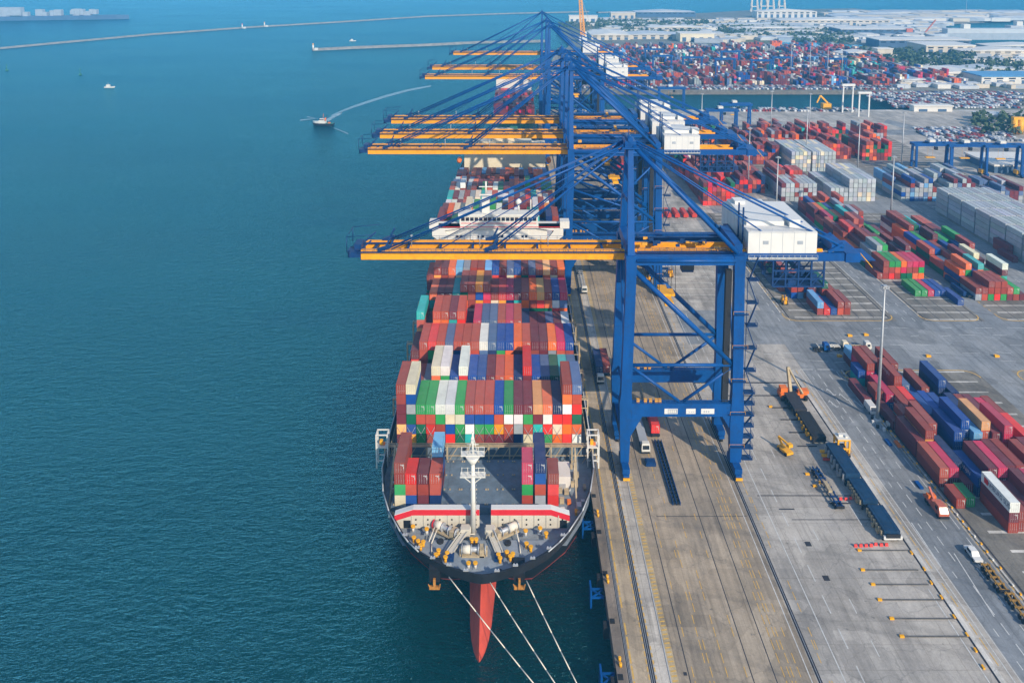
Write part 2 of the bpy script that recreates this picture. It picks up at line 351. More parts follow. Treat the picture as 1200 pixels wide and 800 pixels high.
# roads between the stacks: right-hand road, cross road, lanes
mb=MB(); 
AS=[(99.4,YN,111.6,430),(150.0,300,160.5,470),(184.5,300,191.5,640),(216.5,300,236.0,640),(64.0,281,99.4,310),(158.5,YN,171,262)]
for x0,y0,x1,y1 in AS: strip(mb,x0,x1,y0,y1,.004)
strip(mb,111.6,420,262,300,.006); strip(mb,111.6,420,436,462,.006); strip(mb,111.6,500,640,660,.006)
struct(mb,'yard_road',M['asphalt'])
mb=MB()
for x0,y0,x1,y1 in [(112.0,YN,158.5,262),(106.5,300,150.0,436),(160.5,300,184.5,436),(191.5,300,216.5,436),(236,300,420,436),(171.0,YN,300,262),(112,462,138,640),(160,462,184.5,640),(191.5,462,216.5,640),(236,462,300,640)]:
    strip(mb,x0,x1,y0,y1,.008)
struct(mb,'stacking_ground',M['asphalt_dark'])
mb=MB()
def pads(x0,x1,y0,y1,step,w=.9):
    y=y0
    while y<y1:
        a=random.uniform(0,2.5); bb=random.uniform(0,2.5); strip(mb,x0+a,x1-bb,y,y+w*random.uniform(.7,1.1),.014); y+=step
pads(109,149,303,436,6.5,1.1); pads(161.5,183.5,301,436,6.5,1.1); pads(192,216,301,436,6.5); pads(117,157,150,262,6.5); pads(113,137,463,640,6.5); pads(161,184,463,640,6.5); pads(238,300,440,640,7); pads(173,230,150,262,6.5)
pads(66,93,318,480,6.5,.7)
struct(mb,'container_pad',M['pad'])
# long joints that cut the pads into bays
mb=MB()
for x in (118,124,130,136,142): strip(mb,x,x+.25,303,436,.017)
for x in (167,173,179,198,204,210): strip(mb,x,x+.25,301,436,.017)
struct(mb,'pad_joint_pavement',M['trench'])
# kerb along the right road with a gutter
mb=MB()
mb.box(95.0,96.1,YN,262,0,.14); mb.box(112.4,112.9,YN,262,0,.14)
mb.box(149.6,150.1,308,436,0,.14); mb.box(160.4,160.9,305,436,0,.14); mb.box(106.3,106.8,308,436,0,.14)
struct(mb,'kerb',M['pad'])
mb=MB()
strip(mb,94.6,95.0,YN,262,.012); strip(mb,113.4,113.9,YN,262,.012); strip(mb,147.6,148.1,303,436,.017); strip(mb,108.3,108.8,303,436,.017); strip(mb,161.6,162.0,300,436,.012); strip(mb,183,183.4,300,436,.012)
struct(mb,'yard_gutter',M['trench'])
line(WL,97.9,YN,97.9,262,.2); line(WL,99.2,YN,99.2,262,.16)
dashes(WL,103.6,YN,262,3,2.2,.22,.1); dashes(WL,107.4,YN,262,3,5,.2,.2); dashes(WL,101.2,YN,262,2,6,.2,.2); dashes(WL,110.6,YN,262,5,3,.18,.1)
dashes(YL,96.9,YN,262,3,.7,.2,.1); dashes(YL,112.1,YN,262,1.2,1.6,.25,.1)
for x in (86,90,104,108,153,157): dashes(WL,x,300,430,3,4,.22,.15)
for x in (222,229): dashes(WL,x,302,640,4,5,.25,.1)
for y in (268,274,280,288,294): 
    x=70
    while x<235:
        if random.random()>.45: line(WL,x,y+random.uniform(-1,1),x+random.uniform(3,7),y,.22)
        x+=random.uniform(7,14)
for x,y in ((103,250),(106,247),(101,243),(109,243)):      # worn arrows on the road
    line(WL,x,y,x+.9,y-4,.3); line(WL,x,y-.3,x-.5,y-1.2,.3); line(WL,x+.9,y-4,x+1.7,y-3.6,.3)
for x0,x1 in ((98.5,103),(104.6,110)): line(WL,x0,262.5,x1,262.5,.4)
def arc(b,cx,cy,r,a0,a1,w,n=10):
    for k in range(n):
        t0=R(a0+(a1-a0)*k/n); t1=R(a0+(a1-a0)*(k+1)/n)
        line(b,cx+r*math.cos(t0),cy+r*math.sin(t0),cx+r*math.cos(t1),cy+r*math.sin(t1),w)
for (x0,x1,yy,up) in ((112.4,158,262,True),(106.8,149.8,300.3,False),(160.8,184,300.3,False),(191.8,216,300.3,False),(171.3,230,262,True)):
    r=5.0; sg=-1 if up else 1
    arc(YL,x0+r,yy+sg*r,r,90 if up else 180,180 if up else 270,.42); line(YL,x0+r,yy,x1-r,yy,.38); arc(YL,x1-r,yy+sg*r,r,0 if up else 270,90 if up else 360,.42)
    dashes(YL,x0+.2,(yy-90 if up else yy+r),(yy-r if up else yy+110),1.6,2.2,.3,.1)
y0,y1=G(1045,700)[1],G(1150,770)[1]
for (a,b) in (((1068,612),(1103,664)),((1088,690),(1160,800)),((1118,648),(1165,722)),((1130,640),(1160,678)),((985,575),(1010,615))):
    p=G(*a); q=G(*b); line(WL,p[0],p[1],q[0],q[1],.22)
struct(WL,'white_road_markings',M['line_white']); struct(YL,'yellow_road_markings',M['line_yellow'])
# dark drains and the long seams across the apron
mb=MB()
for (xa,xb,y,w) in ((64,94,G(900,581)[1],.35),(68,72,G(900,597)[1],.5),(70,94,G(900,609)[1],.25),(36,59,G(760,605)[1],.2),(60,94,G(940,449)[1],.8),(64,90,G(940,464)[1],.6)):
    strip(mb,xa,xb,y,y+w,.018)
p=G(947,637); strip(mb,p[0]-.7,p[0]+.7,p[1]-.8,p[1]+.8,.018); p=G(968,677); strip(mb,p[0]-.7,p[0]+.7,p[1]-.8,p[1]+.8,.018); p=G(803,789); strip(mb,p[0]-.35,p[0]+.35,p[1]-.4,p[1]+.4,.018)
struct(mb,'ground_drain',M['trench'])
# ------------------------------------------------------------------ containers
CC={'R':((150,62,48),'rust red'),'M':((112,46,54),'maroon'),'O':((236,104,28),'orange'),'Y':((248,160,22),'amber'),'B':((24,74,150),'blue'),'N':((26,50,98),'navy'),
 'G':((52,150,78),'green'),'D':((18,96,66),'dark green'),'W':((226,224,218),'white'),'C':((226,208,176),'cream'),'T':((48,170,165),'turquoise'),'S':((86,108,148),'slate blue'),
 'P':((196,42,80),'crimson'),'X':((222,48,36),'bright red'),'E':((150,155,160),'grey'),'L':((112,165,208),'pale blue'),'K':((240,168,96),'peach'),'A':((184,80,58),'brick red'),
 'Z':((170,176,180),'pale grey')}
LINC={k:lin(v[0]) for k,v in CC.items()}
CONT=[]      # every container in the place: dict
CW=2.44
def fade(c,j):
    k=random.choice((0,0,.04,.09,.15)); g=sum(c)/3*.9+.03
    return tuple(min(1,(v*(1-k)+g*k)*j*random.uniform(.94,1.06)) for v in c)
def cont(x,y,z,c,L=12.19,W=CW,Hh=2.66,where='',tier=0,ntier=1,txt=None,vis=(True,True,False),rz=0.0,grp='',short=None):
    j=random.uniform(.80,1.08)
    CONT.append(dict(x=x,y=y,z=z,c=c,L=L,W=W,H=Hh,where=where,tier=tier,n=ntier,txt=txt,vis=vis,rz=rz,grp=grp,short=short,rgb=fade(LINC[c],j)))
TH_=2.72
def tierword(t,n):
    return 'alone' if n==1 else ['topmost','second down','third down','fourth down','fifth down','sixth down','seventh down'][n-1-t]

# --- ship cargo. columns counted from the seaward side
SX0=-30.5; SP=2.51; HZ=16.3; SCX=-6.7
def bayname(b): return 'front full bay' if b==1 else ordn(b)+' full bay from bow'
PALS='RRRAAMMMOOBBNSSGDWCTPXXEKY'
def ship_bay(b,y,tops,levels,faces=None,front=None,nfront=None,z0=HZ):
    for c in range(19):
        n=levels[c]
        for t in range(n):
            if faces and (c,t+1) in faces: col=faces[(c,t+1)]
            elif t==n-1: col=tops[c]
            else: col=random.choice(PALS)
            nf=nfront[c] if nfront else 0
            cont(SX0+c*SP+.03,y,z0+t*TH_,col,where='%s stack from the sea, %s'%(ordn(c+1),bayname(b) if isinstance(b,int) else b),tier=t,ntier=n,
                 vis=(t==n-1, t>=nf, (c==0 or t>=levels[c-1])),grp='containers on the big ship',short=random.random()<.12)
F1={}
for t,row in ((3,'AAGCCBBBAWWGMWX'),(2,'DXRBGWGGYAEATXC'),(1,'GRNXDTRMMRNCBGO')):
    for i,ch in enumerate(row): F1[(2+i,t)]=ch
F1.update({(0,6):'R',(0,5):'R',(0,4):'M',(0,3):'M',(1,6):'C',(1,5):'B',(1,4):'E',(1,3):'D',(17,6):'R',(17,5):'O',(17,4):'W',(17,3):'X',(18,6):'S',(18,5):'A',(18,4):'X',(18,3):'D',(14,4):'K'})
L1=[6,6]+[4]*15+[6,6]
BAYS=[
 ('RCGGWWGAAABGMMKONRS',L1),
 ('MRECWBWBBMAONXBSDTS',[3,3,3,5,5,4,5,4,4,4,4,4,4,5,4,4,4,4,4]),
 ('MAXASAAAWSBBOAMMOPB',[4,5,5,5,5,5,5,5,5,5,5,5,5,5,5,5,5,5,5]),
 ('TMAAMANPSSAPANMMSMW',[6,4,6,6,6,6,4,5,5,5,5,5,5,4,4,4,4,4,4]),
 ('MOMMTRRYRRXPMROKRBP',[4,6,6,6,6,7,7,7,7,6,6,6,6,6,6,6,6,6,6]),
 ('RRMOLERRLBRSBMSRKRO',[6,7,7,7,7,7,7,7,7,7,7,7,7,7,7,7,7,7,7]),
]
BY=[193.8+14.4*k for k in range(6)]
for k,(tp,lv) in enumerate(BAYS):
    ship_bay(k+1,BY[k],tp,lv,F1 if k==0 else None,nfront=None if k==0 else BAYS[k-1][1])
# foredeck stacks
FZ=14.2; FY=172.9
def fore(x,y,L,cols,nm,W=2.58):
    for t,c in enumerate(reversed(cols)):
        cont(x,y,FZ+t*TH_,c,L=L,W=W,where=nm+' on the foredeck',tier=t,ntier=len(cols),vis=(t==len(cols)-1,True,False),grp='containers on the big ship')
fore(-28.0,FY,12.19,'RRGC','outermost seaward stack'); fore(-25.45,FY,6.06,'XAB','second seaward stack'); fore(-22.65,FY,6.06,'MRM','third seaward stack'); fore(-19.85,FY,6.06,'AAN','innermost seaward front stack')
fore(-19.85,FY+6.25,6.06,'LNBM','innermost seaward rear stack'); fore(1.6,FY,6.06,'PPGR','innermost quayside stack'); fore(4.6,FY,12.19,'NBAE','middle quayside stack'); fore(7.6,FY,6.06,'RXX','outermost quayside stack')
# bays behind the bridge
AY=[305.5+14.4*k for k in range(9)]
plv=[0]*19
for k,y in enumerate(AY):
    base=(9,9,8,8,8,7,6,6,5)[k]
    lv=[max(3,base+random.choice((-1,0,0,0,0,1) if k<5 else (-1,-1,0,0,0,0))) for _ in range(19)]
    if k>1:
        lv[0]=lv[1]=base
    pal='RMXWWCADTGLE' if k<5 else 'RRAOOBMSLW'
    tp=''.join(random.choice(pal) for _ in range(19))
    if k==0: tp='MDDTEWWARTLMWEDTLNR'
    if k==1: tp='MOCCCWRGGWMRXMXWRYW'
    if k==2: tp='WWMAWGWRRGWNMXRRRWR'
    ship_bay(ordn(k+1)+' bay behind the bridge',y,tp,lv,nfront=plv,z0=13.6); plv=lv

# --- yard stacks: rows run along y, counted from the quay side
def ystack(x,y,cols,nm,L=12.19,txt=None,front=0,left=0,grp='containers in the near yard'):
    for t,c in enumerate(reversed(cols)):
        tx=None
        if txt and t==len(cols)-1: tx=txt
        cont(x,y,.05+t*TH_,c,L=L,where=nm,tier=t,ntier=len(cols),txt=tx,vis=(t==len(cols)-1,t>=front,t>=left),grp=grp)
# near block, written out stack by stack from the photo: columns = rows from the road, slots from the near end
NX=[109.8+4.1,0]; X0=113.8; XP=2.62
def nb(r,y,cols,L=12.19,txt=None,slot=''):
    ystack(X0+r*XP,y,cols,'%s row from the road, %s'%(ordn(r+1),slot),L,txt)
S=['nearest the bottom edge','slot behind the tow truck','middle slot','slot beside the lamp mast','slot behind the lamp mast','last slot by the crossing']
nb(0,191.5,'R',6.06,slot='short slot by tow truck'); nb(1,192.0,'G',6.06,slot='short slot by tow truck')
nb(0,200.0,'AR',slot=S[1]); nb(1,200.0,'PM',slot=S[1]); nb(2,197.5,'M',slot=S[1]); nb(2,203,'NM',slot=S[2])
nb(3,182.5,'WMR',txt='HAMBURG SÜD',slot=S[0]); nb(3,196.0,'BN',txt='HANJIN',slot=S[1]); nb(4,183.0,'RR',slot=S[0]); nb(4,196,'MMN',slot=S[1]); nb(5,183,'MM',slot=S[0]); nb(5,196,'PMB',slot=S[1]); nb(6,184,'MRM',slot=S[0]); nb(6,197,'MRA',slot=S[1])
nb(7,184,'PRX',slot=S[0]); nb(7,197,'RXM',slot=S[1]); nb(8,190,'MR',slot=S[1])
nb(0,213.0,'MM',slot=S[2]); nb(1,213.0,'RYM',slot=S[2]); nb(2,216.5,'RRM',slot=S[2]); nb(3,214,'N',slot=S[2]); nb(4,212.5,'BBN',slot=S[2]); nb(5,214,'BBNM',slot=S[2]); nb(6,212,'LER',slot=S[2]); nb(7,213,'KAMP',slot=S[2]); nb(8,212,'MRN',slot=S[2]); nb(9,211,'PPXM',slot=S[2]); nb(10,212,'RM',slot=S[2])
nb(0,226.5,'M',slot='slot level with the mast'); nb(1,226.0,'RT',6.06,slot='slot level with the mast'); nb(2,230.0,'RW',txt='WAN HAI',slot=S[3]); nb(3,229.5,'XM',slot=S[3]); nb(4,226,'BN',slot=S[3]); nb(5,227,'BM',slot=S[3]); nb(6,226,'BN',slot=S[3]); nb(7,227,'B',slot=S[3]); nb(8,226,'NN',slot=S[3]); nb(9,225,'RM',slot=S[3])
nb(0,238.5,'RM',6.06,slot=S[3]); nb(1,237,'PB',slot=S[3])
nb(2,243.5,'B',slot=S[4]); nb(3,243,'RRM',txt='HANJIN',slot=S[4]); nb(4,243,'SN',slot=S[4]); nb(5,242.5,'B',slot=S[4]); nb(6,241,'RM',slot=S[4]); nb(8,241,'BNM',slot=S[4]); nb(7,240.5,'N',slot=S[4])
nb(0,251.5,'BT',6.06,slot=S[4]); nb(1,251,'RPM',slot=S[4]); nb(1,251.2+12.6-12.6+.0,'',slot=S[4])
nb(2,256.5,'RM',slot=S[5]); nb(3,257,'RB',slot=S[5]); nb(4,256,'B',slot=S[5]); nb(5,256.3,'RB',slot=S[5]) ; nb(1,264-.3,'LM',6.06,slot=S[5])
for (r,yv,cc,sl) in ((9,197,'RXM',S[1]),(10,198,'MRR',S[1]),(11,196,'RPM',S[1]),(12,198,'XRM',S[1]),(10,185,'RMX',S[0]),(9,184,'AMR',S[0]),(11,210,'XPR',S[2]),(12,211,'MR',S[2]),(11,223,'PM',S[3]),(12,224,'RX',S[3]),(10,225,'MR',S[3]),(9,238,'NB',S[4]),(13,203,'RMX',S[1])):
    nb(r,yv,cc,slot=sl)
# blocks further up the lanes, generated: (x of the first row, y of the near end, slots, rows, palette, tiers lo..hi, name)
def block(x0,y0,ns,nr,pal,lo,hi,nm,grp='containers in the near yard',gap=.35,fronts=None,rowp=2.62,step=12.6):
    prev=[0]*nr
    for k in range(ns):
        if y0+k*step>630: break
        cur=[]
        for r in range(nr):
            cols=''.join(random.choice(pal) for _ in range(random.randint(lo,hi)))
            if fronts and k==0 and r<len(fronts): cols=fronts[r]
            cur.append(len(cols))
            ystack(x0+r*rowp,y0+k*step,cols,'%s row, %s slot of %s'%(ordn(r+1),ordn(k+1),nm),front=prev[r],left=(cur[r-1] if r>0 else 0),grp=grp)
        prev=cur
yb=lambda x,y:G(x,y)[1]
YPAL='RRRAAAMMMXPOBNGDTE'
ystk=lambda x,y,cols,nm,L=12.19: ystack(x,y,cols,nm,L)
yB=yb(958,369)
for i,c in enumerate(['LR','X','B','RA','RR']): ystk(120.6+i*2.7,yB,c,ordn(i+1)+' row of the little block below the machine house')
for i,c in enumerate(['MN','B','DRM','RM']): ystk(121.8+i*2.7,yB+12.7,c,ordn(i+1)+' row, second slot below the machine house')
yB2=yb(940,350)
for i,c in enumerate(['A','RRB','RRL','BBR','RM']): ystk(112.8+i*2.7,yB2+(7 if i==0 else 0),c,ordn(i+1)+' row, third slot below the machine house')
block(112.8,yB2+13.5,2,5,'BNRMDTE',2,3,'block behind the machine house')
yC=yb(1060,327)
block(160.8,yC,1,8,YPAL,3,3,'green topped lane two block',fronts=['R','RRR','GRX','GAR','OPD','PRD','PRO','PGO'])
block(160.8,yC+12.8,7,8,YPAL,2,4,'rear lane two block')
yD=yb(1170,352)
block(191.6,yD,1,8,YPAL,2,4,'front lane three block',fronts=['RE','RA','RRG','RRX','RRG','AM','GR','M'])
block(191.6,yD+12.8,6,8,'RRMMGDTWCAABO',2,4,'rear lane three block')
for i,c in enumerate(['G','G','P','B','B']): ystk(168.5+i*2.75,yb(1085,345)-2,c,ordn(i+1)+' flat box on the ground before the green topped stacks')
ystk(181.5,yb(1115,358),'B','flat box nearest the blue trailers')
FG='containers in the far yard'
# white refrigerated boxes and the long grey wall
block(185.5,yb(950,201),3,5,'ZZZZC',5,5,'far white block',FG); block(199.6,yb(950,201),3,6,'ZZZZC',5,5,'far white block',FG)
block(156.5,yb(935,236),3,8,'ZZZZZRM',4,4,'white block by the near mast',FG)
block(185.5,yb(1000,236),3,4,'ZZZE',3,3,'stepped white block low part',FG); block(196.2,yb(1000,236),3,6,'ZZZC',5,5,'stepped white block',FG)
block(227,yb(1080,236),3,8,'ZZESBLR',3,5,'grey and blue block',FG); block(252,yb(1140,236),3,8,'ZZEMS',3,5,'grey and maroon block',FG); block(276,yb(1180,240),2,7,'EZSM',3,4,'far right grey block',FG)
block(238.2,338,8,11,'ZZZZZE',5,5,'long pale grey wall of stacks',FG,step=13.0,rowp=2.72)
for i,c in enumerate(['M','MR']): ystk(233.0+i*2.5,yb(1165,308)+8*i,c,'lone pair before the pale grey wall' if i else 'lone box before the pale grey wall')
# red and mixed blocks filling the far lanes
block(108.6,yb(837,241),4,7,'RXXRMPDA',4,5,'red block beside the machine house',FG)
block(111,yb(870,205),2,7,'RAXPMWD',3,4,'block behind the red one',FG)
for (x,y0,n,rows,pal) in [(160,545,6,9,'RRAMMRBN'),(134,475,5,7,'RRMAMXN'),(108,505,3,8,'RMRAXBD'),(160,478,2,8,'RRMAXE'),(185,592,4,11,'RRMMAOE'),(108,545,14,8,'RRAOMMBNDM'),(134,610,10,8,'RRAOMMBDN'),(219,560,4,8,'RAXMMOR'),(246,556,3,8,'RMXADO'),(216,615,9,8,'RRAOMXNT'),(242,620,8,8,'RRMAXOND'),(270,610,7,7,'RAMOXE'),(300,640,5,7,'RABES'),(160,640,8,9,'RROAMXB'),(186,655,7,9,'RRAMOXTN'),(66,505,3,8,'RRPME')]:
    block(x,y0,n,rows,pal,3,5,'mixed far lane',FG)
# mixed boxes on the far side of the basin
for bx in range(30,520,29):
    for kb,by in enumerate(range(int(Yb)+36,1290,14)):
        if kb%9==8 or random.random()<.10 or bx<60+(by-900)*.12: continue
        hh=random.randint(2,4); rc=random.choice('RRMMAPBWNE')
        for r in range(8):
            if random.random()<.12: continue
            if random.random()<.28: rc=random.choice('RRRRMMMMAPONBNWWCEETSL')
            n=max(1,hh+random.choice((-1,0,0,0,1)))
            for t in range(n):
                c=rc if random.random()<.75 else random.choice('RRMMABNWES')
                cont(bx+r*2.7,by,t*TH_-.2,c,where='far terminal',tier=t,ntier=9,vis=(t==n-1,True,False),grp='far')
CONT=[c for c in CONT]
# rank by how large each one shows
def score(c):
    if c['grp']=='far': return 0
    x0,y0,d=PR(c['x'],c['y'],c['z']+c['H']); x1,y1,_=PR(c['x'],c['y']+c['L'],c['z']+c['H']); xb,ybm,_=PR(c['x'],c['y'],c['z'])
    if x0>1195 or x0<-10 or y0>800: return 0
    w=c['W']*FPX/d; a=0
    if c['vis'][0]: a+=w*(y0-y1)
    if c['vis'][1]: a+=w*(ybm-y0)*.8
    if c['vis'][2] and x0>640: a+=abs((x0-x1))*(ybm-y0)*.8
    return a
order=sorted(CONT,key=score,reverse=True)
NSEL=300
sel=order[:NSEL]; rest=order[NSEL:]
print('smallest selected',score(sel[-1]),'containers',len(CONT))
_cm={}
def cont_mesh(L,W,H):
    k=(L,W,round(H,2))
    if k in _cm: return _cm[k]
    b=MB(); e=.0
    # panels set in behind corner posts and rails
    b.box(.05,W-.05,.06,L-.04,.12,H-.05)
    for x0 in (0,W-.16):
        for y0 in (0,L-.16): b.box(x0,x0+.16,y0,y0+.16,0,H)
    for x0 in (0,W-.1):
        b.box(x0,x0+.1,.16,L-.16,H-.12,H-.004); b.box(x0,x0+.1,.16,L-.16,0,.16)
    b.box(.16,W-.16,0,.1,H-.13,H-.004); b.box(.16,W-.16,0,.1,0,.15); b.box(.16,W-.16,L-.1,L,H-.13,H-.004)
    body=b.mesh('container_body',[M['cont']])
    d=MB()
    hx=W/2
    for x0,x1 in ((.18,hx-.015),(hx+.015,W-.18)):
        d.box(x0,x1,.005,.058,.17,H-.15,0)
        for q in (.25,.75):
            xx=x0+(x1-x0)*q; d.box(xx-.025,xx+.025,-.03,.004,.2,H-.18,1); d.box(xx-.02,xx+.2,-.05,-.031,.95,1.02,1)
    plain=d.mesh('container_door',[M['cont'],M['steel']])
    # printed number lines on the right-hand leaf
    d.box(hx+.1,W-.3,-.012,.003,H-.62,H-.47,2); d.box(hx+.5,W-.3,-.012,.003,H-.86,H-.74,2)
    d.box(W-.42,W-.3,-.012,.003,H-1.5,H-.95,2)
    marked=d.mesh('container_door',[M['cont'],M['steel'],M['line_white']])
    _cm[k]=(body,plain,marked); return _cm[k]
seen={}
for c in sel:
    body,plain,marked=cont_mesh(c['L'],c['W'],c['H'])
    o=bpy.data.objects.new('cargo_container',body); COL.objects.link(o); o.location=(c['x'],c['y'],c['z']); o.color=c['rgb']+(1,)
    d=bpy.data.objects.new('door',marked if random.random()<.6 else plain); COL.objects.link(d); d.parent=o; d.color=tuple(v*.96 for v in c['rgb'])+(1,)
    if c['txt']:
        cu=bpy.data.curves.new('lettering','FONT'); cu.body=c['txt']; cu.size=1.55; cu.align_x='CENTER'; cu.align_y='CENTER'
        cu.materials.append(M['dark_blue'] if c['c']=='W' else M['white'])
        _t=bpy.data.objects.new('lettering',cu); COL.objects.link(_t); bpy.context.view_layer.update(); _me=bpy.data.meshes.new_from_object(_t.evaluated_get(bpy.context.evaluated_depsgraph_get())); bpy.data.objects.remove(_t)
        tx=bpy.data.objects.new('lettering',_me); COL.objects.link(tx); tx.parent=o
        tx.matrix_local=Matrix.Translation((-.012,c['L']*.42 if c['c']=='W' else c['L']/2,c['H']/2))@Matrix.Rotation(R(-90),4,'Z')@Matrix.Rotation(R(90),4,'X')
        if c['c']=='W':
            lg=MB(); lg.box(-.018,-.006,9.2,10.9,.62,2.1); lo=lg.build('logo',M['red_stripe'],o); lo['label']='red square emblem beside the lettering'
    tw=tierword(c['tier'],c['n'])
    lab='%s container, %s, %s'%(CC[c['c']][1],tw if tw!='alone' else 'on the ground',c['where'])
    if c['txt'] and c['c']=='W': lab='white container with blue lettering and red emblem, on a tall stack near the bottom edge'
    elif c['txt']=='WAN HAI': lab='red topped container with white letters on its pale side, beside the lamp mast'
    elif c['txt']: lab='%s container with white lettering, %s'%(CC[c['c']][1],c['where'])
    seen[lab]=seen.get(lab,0)+1
    tag(o,lab,'container',c['grp'] if c['grp'] else None)
dup=[k for k,v in seen.items() if v>1]
if dup: print('DUP LABELS',dup[:6])
mb=MB()
for c in rest:
    x,y,z=c['x'],c['y'],c['z']; rgb=c['rgb']
    g=.13 if c['c'] in 'ZEW' else .05
    mb.box(x+g*.5,x+c['W']-g*.5,y+g,y+c['L']-g,z,z+c['H']-g,0,bottom=False,col=rgb)
o=mb.build('container_stacks',M['cont_attr']); tag(o,'countless coloured containers stacked across the yards and deep in the ship','containers',kind='stuff')
# ------------------------------------------------------------------ the big container ship
ship=thing('container_ship','big black hulled container ship moored bow towards us, stacked high with containers','ship',(SCX,150.0,0))
def SP_(o): return o
TIPY=150.0
prof=[(0,0.0),(.3,2.0),(.9,3.8),(2.6,8.0),(4.4,11.0),(6.6,13.8),(9.4,16.3),(12.6,18.5),(19.3,22.1),(26.0,24.5),(35.0,26.2),(45,26.5)]   # distance aft of the tip, half width at the rail
def wl(k):  # waterline point for the same station (further aft, narrower)
    a,w=prof[k]; t=k/(len(prof)-1)
    return (a+34*(1-t)**1.3+2, w*(.02+.96*t**1.3))
LS_=372.0-0
lev=[WZ-1,WZ+.5,1.5,6.0,10.5,14.0,15.6]
def ring(z):
    t=(z-lev[0])/(lev[-1]-lev[0]); p=1-(1-max(0,min(1,t)))**1.1
    L_=[]; 
    for k in range(len(prof)):
        (a,w),(aw,ww)=prof[k],wl(k)
        L_.append((ww+(w-ww)*p,aw+(a-aw)*p))
    L_ += [(26.5,200),(26.5,330),(25.0,352),(21.0,366)]
    pts=[(x,y,z) for x,y in L_]+[(-x,y,z) for x,y in reversed(L_)]
    return pts
hb=MB(); rings=[ring(z) for z in lev]
hb.loft(rings[:2],0,smooth=True); hb.loft(rings[1:],1,smooth=True)
# bulwark inner face and cap forward
hull=hb.build('hull',[M['antifoul'],M['hull_black']],ship,fix=True)
# anchor pocket bolsters on the flare
for x in (-10.2,7.6):
    b=MB(); b.loft([[(x-1.2,6.5,14.4),(x+1.2,6.5,14.4),(x+1.3,7.5,10.6),(x-1.3,7.5,10.6)],[(x-1.1,4.0,13.6),(x+1.1,4.0,13.6),(x+1.1,4.4,10.4),(x-1.1,4.4,10.4)]],0,smooth=False,capb=True)
    b.build('anchor_bolster',M['hull_black'],hull,fix=True)
    a=MB(); z=10.0; y=3.9
    a.beam((x,y,z+1.6),(x,y,z-.6),.5,.5); a.beam((x-1.1,y,z-.4),(x+1.1,y,z-.4),.55,.6)
    for s2 in (-1,1): a.beam((x+s2*.9,y-.1,z-.4),(x+s2*1.25,y-.4,z+.7),.45,.35,w2=.15,h2=.15)
    a.build('anchor',M['anchor_paint'],ship)
# bulb: a knife-edged red bow showing above the water
b=MB(); rr=[]
for (y,w,zt) in ((.4,.04,-3.6),(1.2,.55,-2.4),(3.0,1.25,-.9),(6.0,1.95,1.0),(10,2.45,3.2),(15,2.75,5.6),(22,3.2,8.0)):
    rr.append([(-w,y,WZ-1.0),(-w*.95,y,WZ+.6),(-w*.5,y,WZ+(zt-WZ)*.58),(0,y,zt),(w*.5,y,WZ+(zt-WZ)*.58),(w*.95,y,WZ+.6),(w,y,WZ-1.0)])
b.loft(rr,0,closed=False,smooth=False)
bulb=b.build('bulbous_bow',M['antifoul'],ship); bulb.location.x=-.8
# decks
def deckpts(z,inset,ymax):
    p=[(max(0.0,x-inset),y) for x,y,_ in ring(z)[:len(prof)]]
    p=[(x,y+inset*(1 if x<8 else .3)) for x,y in p if True]
    return p
dp=[(max(0,w-.45),a+.45) for a,w in prof]
dp=[q for q in dp if q[1]<18]
fd=MB(); fd.poly([(x,y,13.3) for x,y in dp]+[(-x,y,13.3) for x,y in reversed(dp)][:-0 or None])
fd.build('foredeck',M['deck_grey'],ship,fix=True)
md=MB(); q=[(w-.4,a) for a,w in prof if a>=12.5]+[(26.1,330),(24.6,352),(20.6,366)]
md.poly([(x,y,12.3) for x,y in q]+[(-x,y,12.3) for x,y in reversed(q)]); md.build('main_deck',M['deck_grey'],ship)
# bulwark rail cap (pale line along the rail)
b=MB(); rg=ring(15.6); n=len(prof)
for sgn in (0,1):
    P_=[(x,y,z) for x,y,z in (rg[:n+1] if sgn==0 else [(-x,y,z) for x,y,z in rg[:n+1]])]
    b.path([(x,y,z+.02) for x,y,z in P_[5:]],.16,5)
b.build('bulwark_rail',M['steel'],ship)
b=MB()
for k in range(n-1):
    for s2 in (-1,1):
        (a0,w0),(a1,w1)=prof[k],prof[k+1]
        b.quad((s2*max(0,w0-.4),a0+.4,13.3),(s2*max(0,w1-.4),a1+.35,13.3),(s2*max(0,w1-.32),a1+.3,15.6),(s2*max(0,w0-.32),a0+.32,15.6))
        b.quad((s2*max(0,w0-.33),a0+.33,15.6),(s2*max(0,w1-.33),a1+.28,15.6),(s2*w1,a1,15.6),(s2*w0,a0,15.6))
b.build('bulwark',M['hull_black'],hull,fix=True)
# fairleads and panama leads along the rail
b=MB()
for k,(a,w) in enumerate([(.8,3.0),(.9,-3.4),(2.3,6.8),(2.4,-7.0),(4.3,10.4),(4.4,-10.6),(7.2,14.0),(7.4,-14.2),(11.2,17.2),(11.2,-17.3)]):
    b.cbox((w,a+.35,15.7),(1.1,.4,.25)); b.tube((w-.3,a+.6,15.3),(w-.3,a+.6,15.9),.14,6); b.tube((w+.3,a+.6,15.3),(w+.3,a+.6,15.9),.14,6)
b.build('fairlead',M['steel'],ship)
